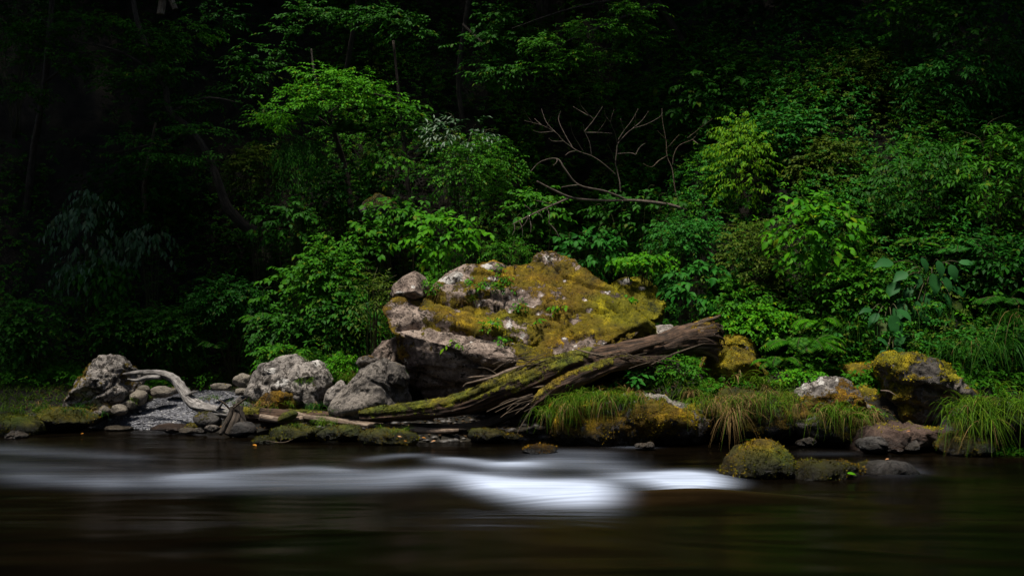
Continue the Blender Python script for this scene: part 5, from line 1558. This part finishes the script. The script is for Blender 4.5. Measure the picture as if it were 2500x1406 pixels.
tuft('thin grass on the gravel behind the arching driftwood', 540, 972, 12.9, 60, .16, spread=(.14, .08, .01), droop=.8)
tuft('grass bunch on the pale stripped branch', 785, 1030, 11.35, 90, .18, spread=(.05, .05, .02), droop=1.2)
tuft('small tuft on the long moss stone', 716, 1040, 11.2, 26, .12, spread=(.03, .03, .01), droop=.6)
tuft('sprig of grass left of the big leaf-strewn moss stone', 810, 1010, 11.6, 50, .2, spread=(.08, .05, .01), droop=.7)
tuft('bright grass between pale boulder and grey angular boulder', 845, 925, 12.5, 120, .3, spread=(.09, .06, .03), droop=.7)
tuft('little grass sprays on the leaf-strewn moss stone', 965, 1050, 10.9, 40, .14, spread=(.1, .05, .01), droop=.8)
tuft('green blades on the crack of the upper left boulder face', 1040, 690, 12.6, 40, .2, spread=(.06, .04, .02), droop=.6)
tuft('wispy dry grass on the moss of the boulder centre', 1130, 725, boulder_front(1130, 725) - .02, 20, .2, spread=(.16, .05, .03), droop=1.0, dry=60, w=.004)
tuft('lone green shoot on top of the thinner log', 1300, 948, 11.25, 16, .2, spread=(.02, .02, .01), droop=.7)

rs = np.random.RandomState(3)
gx, gy = rs.uniform(-8.6, -1.4, 17000), rs.uniform(12.6, 15.6, 17000)
gz = terrain(gx, gy)
pxx, pyy = proj(np.stack([gx, gy, gz], -1))
ok = (~in_poly(pxx, pyy, BEACH)) & (gz > 0.15) & (gz < 1.1) & (pyy < 1000)
b = np.stack([gx, gy, gz], -1)[ok]
nb = len(b)
V, Fq, k = blades(rs, b, nb, .15, np.array((.01, .01, 0)), (0, -.1, 0), .5, .009, 3)
o = obj('grass', V, [Fq], L['grass'], None, dict(tint=np.repeat(rs.uniform(0, 1, nb), k)), kind='stuff')

# fallen leaves
for k, (lb, px, py, Yd, s, mt) in enumerate((
        ('orange leaf caught at the left of the small moss-capped stone', 622, 1086, 10.75, .11, 'orange'), ('tan leaf on top of the leaf-strewn moss stone', 940, 1054, 10.85, .08, 'dead'),
        ('second tan leaf right below the top of the leaf-strewn stone', 946, 1061, 10.8, .08, 'dead'), ('brown leaf on the right slope of the leaf-strewn stone', 976, 1065, 10.75, .08, 'dead'),
        ('bright orange leaf low on the leaf-strewn stone', 990, 1076, 10.7, .06, 'orange'), ('pinkish leaf lying past the right end of the leaf-strewn stone', 1058, 1076, 10.65, .08, 'dead'),
        ('orange-brown leaf between the leaf-strewn stone and the branch', 1035, 1068, 10.75, .08, 'orange'), ('pale upright leaf on the red-brown ledge', 2218, 1052, 9.95, .07, 'dead'),
        ('long green leaf lying on the low mossy rock in the stream', 2080, 1156, 8.08, .13, 'bright'), ('pale leaf on the black glistening rock', 2166, 1120, 8.2, .06, 'dead'),
        ('yellow leaf on the seedling near the boulder centre', 1176, 783, boulder_front(1176, 783) - .06, .08, 'orange'), ('rusty leaf on the moss of the boulder right of centre', 1270, 757, boulder_front(1270, 757) - .02, .07, 'orange'),
        ('orange leaf afloat near the left gravel shore', 200, 1058, 11.9, .07, 'orange'))):
    SEED[0] += 1
    rs = np.random.RandomState(SEED[0])
    s *= .62
    c = P(px, py, Yd)
    a = unit(np.array([rs.choice((-1, 1)), rs.normal() * .4, -.1]))
    V, Fs = leaf_array(LEAF_BROAD, c[None] - a[None] * s * .5, a[None], unit(np.array([[0.1, -.5, 1.0]])), np.array([s]), np.array([.5]))
    tag(obj('fallen_leaf', V, Fs, L[mt], None, dict(tint=np.full(len(V), rs.uniform()))), lb, 'leaf', 'fallen leaves')


# ------------------------------------------------------------------ trees reaching into the picture
def bough_tree(name, label, trunk, tr_r, limbs, pads, mat, leaf, seed, width=.45, bark='barkdark', per=8, trunk_mat=None):
    """trunk: (px,py,Y,r_px) path; limbs likewise; pads: (px,py,Y,rx,rz,n) flat layers of leaves"""
    rs = np.random.RandomState(seed)
    root = thing(name, label, 'tree', P(*trunk[0][:3]))
    log_mesh('trunk', trunk, trunk_mat or bark, root, k=8, segs=14, rough=.25, moss=(-.2, .3, .5), hue=.5, seed=seed)
    for l_ in limbs:
        log_mesh('limb', l_, bark, root, k=6, segs=8, rough=.2, seed=seed + 1)
    PP = []
    for (px, py, Yd, rx, rz, n) in pads:
        c = P(px, py, Yd)
        R = (px_len(rx, Yd), px_len(rx, Yd) * .6, px_len(rz, Yd))
        PP.append(sprays(rs, c, R, n, per, leaf, inner=.15, flat=.22, leafdrop=.22, droop=.3, front=.2, up=.1, nrm_front=.35)[:4])
    pos, ax, nr, ln = (np.concatenate([p[i] for p in PP]) for i in range(4))
    V, Fs = leaf_array(LEAF_FINE, pos, ax, nr, ln, np.full(len(pos), width))
    obj('crown', V, Fs, L[mat], root, dict(tint=np.repeat(rs.uniform(0, 1, len(pos)), len(LEAF_FINE[0]))), kind='stuff')
    return root


bough_tree('understory_tree', 'bright layered understory tree glowing on the upper left slope', [(860, 520, 16.0, 7), (840, 400, 15.9, 6), (800, 280, 15.6, 5), (770, 190, 15.4, 3), (760, 120, 15.4, 2)], 5,
           [[(820, 320, 15.7, 3), (740, 270, 15.2, 2), (640, 280, 14.9, 1)], [(800, 280, 15.6, 3), (880, 230, 15.2, 2), (960, 240, 15.0, 1)]],
           [(690, 275, 15.0, 80, 22, 60), (790, 235, 15.0, 95, 22, 80), (880, 215, 15.1, 80, 20, 60), (780, 180, 15.2, 70, 22, 50), (940, 250, 15.1, 60, 24, 40), (720, 235, 15.1, 70, 20, 46), (850, 260, 14.9, 70, 18, 40), (660, 300, 14.9, 40, 20, 24), (820, 200, 15.2, 110, 26, 60), (700, 260, 14.9, 90, 20, 50)], 'bright', .072, 301)
bough_tree('understory_tree', 'half-shaded understory tree whose leaves reach down right of the bright one', [(1000, 520, 16.2, 6), (990, 380, 16.2, 5), (975, 240, 16.0, 4), (960, 100, 16.0, 3)], 5, [],
           [(960, 320, 15.6, 70, 60, 60), (930, 270, 15.5, 60, 40, 40), (990, 290, 15.6, 40, 40, 26)], 'mid', .095, 302)
bough_tree('leaning_tree', 'tree with curved pale-barked trunk leaning out of the dark left slope', [(628, 570, 15.5, 13), (590, 545, 15.4, 13), (555, 505, 15.2, 11), (535, 450, 15.1, 9), (510, 385, 15.0, 8), (470, 320, 14.9, 7), (415, 270, 14.9, 7), (403, 210, 14.9, 7), (370, 140, 14.9, 6), (335, 50, 14.9, 6), (320, -40, 14.9, 5)], 10,
           [[(420, 275, 14.9, 4), (500, 240, 14.6, 3), (580, 250, 14.4, 1)], [(400, 200, 14.9, 4), (300, 130, 14.5, 3), (180, 100, 14.2, 1)], [(470, 320, 14.9, 3), (380, 350, 14.4, 2), (270, 375, 14.1, 1)]],
           [(400, 385, 14.2, 110, 18, 90), (480, 330, 14.3, 80, 20, 60), (330, 350, 14.2, 70, 16, 40), (420, 180, 14.4, 70, 26, 60), (370, 90, 14.5, 70, 24, 50), (440, 260, 14.5, 50, 20, 40)], 'deep', .075, 303)
bough_tree('maple_tree', 'dark layered maple filling the top left corner', [(60, 560, 16.2, 9), (80, 380, 16.0, 8), (110, 200, 15.6, 7), (130, -40, 15.4, 6)], 8,
           [[(110, 200, 15.6, 4), (220, 130, 15.1, 2), (330, 130, 14.8, 1)]],
           [(90, 80, 14.9, 110, 24, 110), (230, 60, 15.0, 120, 24, 120), (380, 120, 15.0, 110, 24, 110), (150, 150, 14.9, 120, 24, 110), (330, 200, 14.9, 110, 22, 90), (60, 230, 15.0, 80, 26, 70), (470, 70, 15.2, 80, 22, 60), (30, 100, 14.8, 60, 20, 50)], 'mid', .075, 304)
bough_tree('understory_tree', 'thin grey-stemmed dark tree between layered maple and bright tree', [(355, 520, 15.9, 5), (352, 460, 15.9, 5), (362, 390, 15.8, 4), (380, 300, 15.8, 3)], 4, [], [(600, 160, 15.7, 90, 60, 80), (540, 240, 15.6, 60, 40, 40), (640, 300, 15.6, 60, 50, 40)], 'deep', .08, 305, bark='twig')
bough_tree('maple_tree', 'maple reaching down from the top centre with lit yellow-green edges', [(1700, 160, 17.6, 9), (1640, 60, 17.2, 8), (1560, -60, 16.6, 7)], 8,
           [[(1600, 10, 16.8, 4), (1480, 60, 16.0, 3), (1340, 120, 15.5, 1)], [(1560, -10, 16.6, 3), (1400, 20, 15.7, 2), (1250, 70, 15.2, 1)]],
           [(1340, 110, 15.1, 70, 22, 80), (1450, 70, 15.2, 90, 20, 110), (1530, 30, 15.3, 80, 20, 80), (1400, 140, 15.2, 70, 24, 70), (1320, 170, 15.1, 60, 24, 60), (1480, 150, 15.4, 70, 26, 70), (1560, 90, 15.6, 80, 26, 80), (1450, 220, 15.6, 40, 30, 40)], 'mid', .06, 306)
bough_tree('understory_tree', 'bluish leaved tree dropping sprays left of the central maple', [(1130, 300, 17.2, 6), (1120, 180, 17.0, 6), (1150, -40, 16.4, 5)], 5, [[(1130, 60, 16.5, 3), (1200, 130, 15.8, 2), (1240, 210, 15.5, 1)]],
           [(1220, 175, 15.5, 80, 40, 70), (1160, 110, 15.7, 60, 30, 40), (1250, 100, 15.6, 70, 40, 50), (1200, 40, 15.7, 80, 30, 50)], 'deep', .09, 307)
bough_tree('understory_tree', 'leafy tree hanging from the top edge above the bright understory tree', [(840, 200, 17.4, 6), (860, 90, 17.0, 6), (880, -40, 16.4, 5)], 5, [], [(940, 50, 15.6, 90, 26, 80), (1010, 80, 15.6, 50, 30, 36), (740, 40, 15.7, 70, 40, 60), (700, 100, 15.8, 60, 40, 40), (850, 30, 15.8, 70, 30, 50)], 'deep', .08, 308)
bough_tree('pale_trunked_tree', 'tree showing two pale forked trunk feet at the top left', [(392, 36, 16.6, 9), (396, 8, 16.6, 9), (400, -50, 16.5, 9)], 8, [[(428, 24, 16.6, 7), (418, 0, 16.6, 7), (405, -30, 16.55, 7)]], [(520, 40, 16.2, 80, 40, 60)], 'black', .08, 309, bark='palewood')

# hillside undergrowth
def undergrowth(name, label, n, x0, x1, e0, e1, mat, leaf, per, width, seed, lift=.25):
    rs = np.random.RandomState(seed)
    x = rs.uniform(x0, x1, n * 3)
    e = rs.uniform(e0, e1, n * 3)
    y = np.interp(x, _fx, _fy) + e
    dens = fbm(np.stack([x * 1.1, y * 1.1, 0 * x + seed], -1), 3, seed)
    keep = np.where(dens > -0.22)[0][:n]
    x, y = x[keep], y[keep]
    z = terrain(x, y)
    s = np.stack([x, y, z], -1)
    px, py = proj(s)
    nn = len(x)
    off = rs.uniform(0, lift, nn)
    u = unit(np.stack([rs.normal(size=nn) * .8, -np.abs(rs.normal(size=nn)) - .3, rs.normal(size=nn) * .4 + .2], -1))
    s = s + np.array([0, -.75, .65]) * off[:, None]
    T = leaf * per * .36
    t = (np.arange(per) + .4) / per
    pos = s[:, None, :] + u[:, None, :] * (T * t)[None, :, None]
    pos[:, :, 2] -= .4 * T * t ** 2
    N = unit(np.array([0, -.45, 1.0]) + .35 * rs.normal(size=(nn, per, 3)))
    dd = np.repeat(u[:, None, :], per, 1)
    lat = unit(np.cross(N, dd))
    side = np.where(np.arange(per) % 2 == 0, 1.0, -1.0)[None, :, None]
    ax = dd * .55 + lat * side * .8
    ax[:, :, 2] -= .35
    ax[:, -1] = dd[:, -1]
    sel = lambda a: a.reshape(-1, 3)
    ln = leaf * rs.uniform(.6, 1.2, nn * per)
    V, Fs = leaf_array(LEAF_CHEAP, sel(pos), unit(sel(ax)), sel(N), ln, np.full(nn * per, width))
    o = obj(name, V, Fs, L[mat], None, dict(tint=np.repeat(rs.uniform(0, 1, nn * per), 4)), kind='stuff')
    o['label'] = label
    return o


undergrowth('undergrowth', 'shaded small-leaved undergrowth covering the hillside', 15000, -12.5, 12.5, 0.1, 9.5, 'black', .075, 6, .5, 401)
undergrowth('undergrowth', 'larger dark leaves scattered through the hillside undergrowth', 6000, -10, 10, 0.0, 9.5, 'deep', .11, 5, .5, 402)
undergrowth('undergrowth', 'greener undergrowth along the foot of the slope', 8500, -10, 9.5, -1.0, 1.8, 'mid', .065, 6, .5, 403)
undergrowth('undergrowth', 'mixed green undergrowth woven between the shrubs of the slope', 15000, -3.6, 8.0, -.1, 4.6, 'mid', .062, 6, .5, 405, lift=.6)
undergrowth('undergrowth', 'blue-green leaves woven through the right-hand slope', 5000, 1.9, 8.5, 0.0, 4.8, 'blue', .07, 6, .5, 408, lift=.7)
undergrowth('undergrowth', 'olive fine-leaved undergrowth woven between the shrubs of the slope', 4500, -3.0, 7.5, 0.0, 3.6, 'olive', .05, 7, .45, 406, lift=.6)
undergrowth('undergrowth', 'scattered lighter leaves within the undergrowth of the slope', 900, -3.0, 7.0, 0.0, 3.0, 'bright', .07, 6, .5, 407, lift=.45)
undergrowth('groundcover', 'low groundcover leaves on the right bank', 9500, 1.3, 9.5, -1.7, 0.4, 'mid', .045, 6, .55, 404, lift=.14)

rs = np.random.RandomState(611)
lx = rs.uniform(-6.5, 6.5, 5200)
ly = bank_y(lx) + rs.uniform(.02, 1.9, 5200) ** 1.2
lz = terrain(lx, ly)
lpx, lpy = proj(np.stack([lx, ly, lz], -1))
ok = (~in_poly(lpx, lpy, BEACH)) & (lz > .01)
q = np.stack([lx, ly, lz + .012], -1)[ok]
nl = len(q)
V, Fs = leaf_array(LEAF_CHEAP, q, unit(rs.normal(size=(nl, 3)) * (1, 1, .25)), unit(rs.normal(size=(nl, 3)) * .45 + (0, -.2, 1)), rs.uniform(.03, .075, nl), rs.uniform(.35, .6, nl))
L['litter'] = leaf_mat('dead_leaf_litter', (0.020, 0.012, 0.006), (0.085, 0.050, 0.022), 0.1, 0.7)
obj('leaf_litter', V, Fs, L['litter'], None, dict(tint=np.repeat(rs.uniform(0, 1, nl), 4)), kind='stuff')
rs = np.random.RandomState(612)
lx = rs.uniform(-2.4, 1.2, 900)
ly = bank_y(lx) + rs.uniform(-.12, 1.1, 900)
lz = terrain(lx, ly)
sz = .012 + .045 * rs.uniform(0, 1, 900) ** 3
SV = ico(2)[0][None] * (1 + .2 * rs.uniform(-1, 1, (900, len(ico(2)[0]), 1))) * (sz[:, None] * np.stack([rs.uniform(.9, 1.6, 900), rs.uniform(.8, 1.3, 900), rs.uniform(.45, .8, 900)], -1))[:, None, :] + np.stack([lx, ly, lz], -1)[:, None, :]
obj('shingle', SV.reshape(-1, 3), [(ico(2)[1][None] + (np.arange(900) * len(ico(2)[0]))[:, None, None]).reshape(-1, 3)], simple_mat('wet_shingle', (0.012, 0.011, 0.010), (0.07, 0.062, 0.054), 6, 0.5), kind='stuff')

# ------------------------------------------------------------------ unseen trees added above and behind the picture to shape the shade
rs = np.random.RandomState(900)
n = 3700
u = unit(rs.normal(size=(n, 3)))
pos = u * (rs.uniform(.15, 1, n) ** .5)[:, None]
ax = unit(rs.normal(size=(n, 3)) * (1, 1, .4))
nr = unit(rs.normal(size=(n, 3)) * .5 + (0, 0, 1))
V, Fs = leaf_array(LEAF_CHEAP, pos, ax, nr, rs.uniform(.06, .12, n), np.full(n, .6))
crown_me = make_mesh('crown', V, Fs, L['deep'], dict(tint=np.repeat(rs.uniform(0, 1, n), 4)))
SHADE_CROWNS = [  # added shade crowns, out of view: x, y, z, rx, ry, rz
    (-7.1, 13.5, 9.2, 2.7, 2.3, 1.4), (-8.1, 16, 9.5, 3.3, 2.5, 1.5), (-5.4, 17.2, 10.6, 2.4, 2.2, 1.2), (-1.7, 17.1, 10.6, 2.3, 2, 1.2),
    (3.1, 15.9, 10.2, 2.6, 2.2, 1.3), (0.6, 15.5, 10.1, 1.9, 1.7, 1.2), (6.7, 14.8, 9.8, 3.2, 2.8, 1.5), (8.4, 11.4, 8.8, 3.2, 3, 1.5), (-11, 9.3, 9, 3.8, 3.6, 1.8), (11, 11, 9.5, 4, 4, 2),
    (-5.1, 18.7, 12.2, 4, 3, 1.6), (0.9, 19, 12.5, 4, 3, 1.6), (6.9, 18.7, 12.2, 4, 3, 1.6), (9.5, 17.5, 13, 4, 3, 1.8)]
SKY_BLOCK_TREES = [(-8, -5, 8, 4.5, 4, 4), (0, -6.5, 8.5, 4.5, 4, 4), (8, -5, 8, 4.5, 4, 4), (-12, 1, 7, 4, 4, 4), (12.5, 2, 7, 4, 4, 4)]  # unseen trees added behind and beside the camera to cut low sky light
for k, (cx, cy, cz, ax_, ay_, az_) in enumerate(SHADE_CROWNS + SKY_BLOCK_TREES):
    far = k < len(SHADE_CROWNS)
    gy = cy + (4.5 if far and cy < 14 else 2.0) if far else cy
    bx = cx * 1.02
    if far:
        gz = float(terrain(np.array([np.clip(bx, -13, 13)]), np.array([min(gy + 2, 19.4)]))[0])
        base = np.array((bx, min(gy + 2, 19.4), gz - .2))
    else:
        by_ = min(cy, -3.4)
        base = np.array((cx, by_, -.3 + max(-2.6 - by_, 0) * .55 - .3))
    t = thing('added_shade_tree' if far else 'added_sky_block_tree', ('unseen tree added above the picture so that its crown casts shade' if far else 'unseen tree added behind the viewer to cut low sky light'), 'tree', base, 'unseen trees added for shade' if far else 'unseen trees added to cut sky light')
    top = np.array((cx, cy, cz))
    pth = spline([base, base * .5 + top * .5 + np.array([0, .6 if far else 0, 0.4]), top], 8)
    Vt, Ft, al, ro = tube(pth, np.linspace(.16, .05, len(pth)), 10)
    obj('trunk', Vt, Ft, M['barkdark'], t, dict(along=al, round=ro, moss=np.full(len(Vt), -1.), hue=np.full(len(Vt), .5)))
    c = link('crown', crown_me, t)
    c.location = tuple(top - base)
    c.scale = (ax_, ay_, az_)
    c.rotation_euler = (0, 0, k * 1.3)
    c['kind'] = 'stuff'
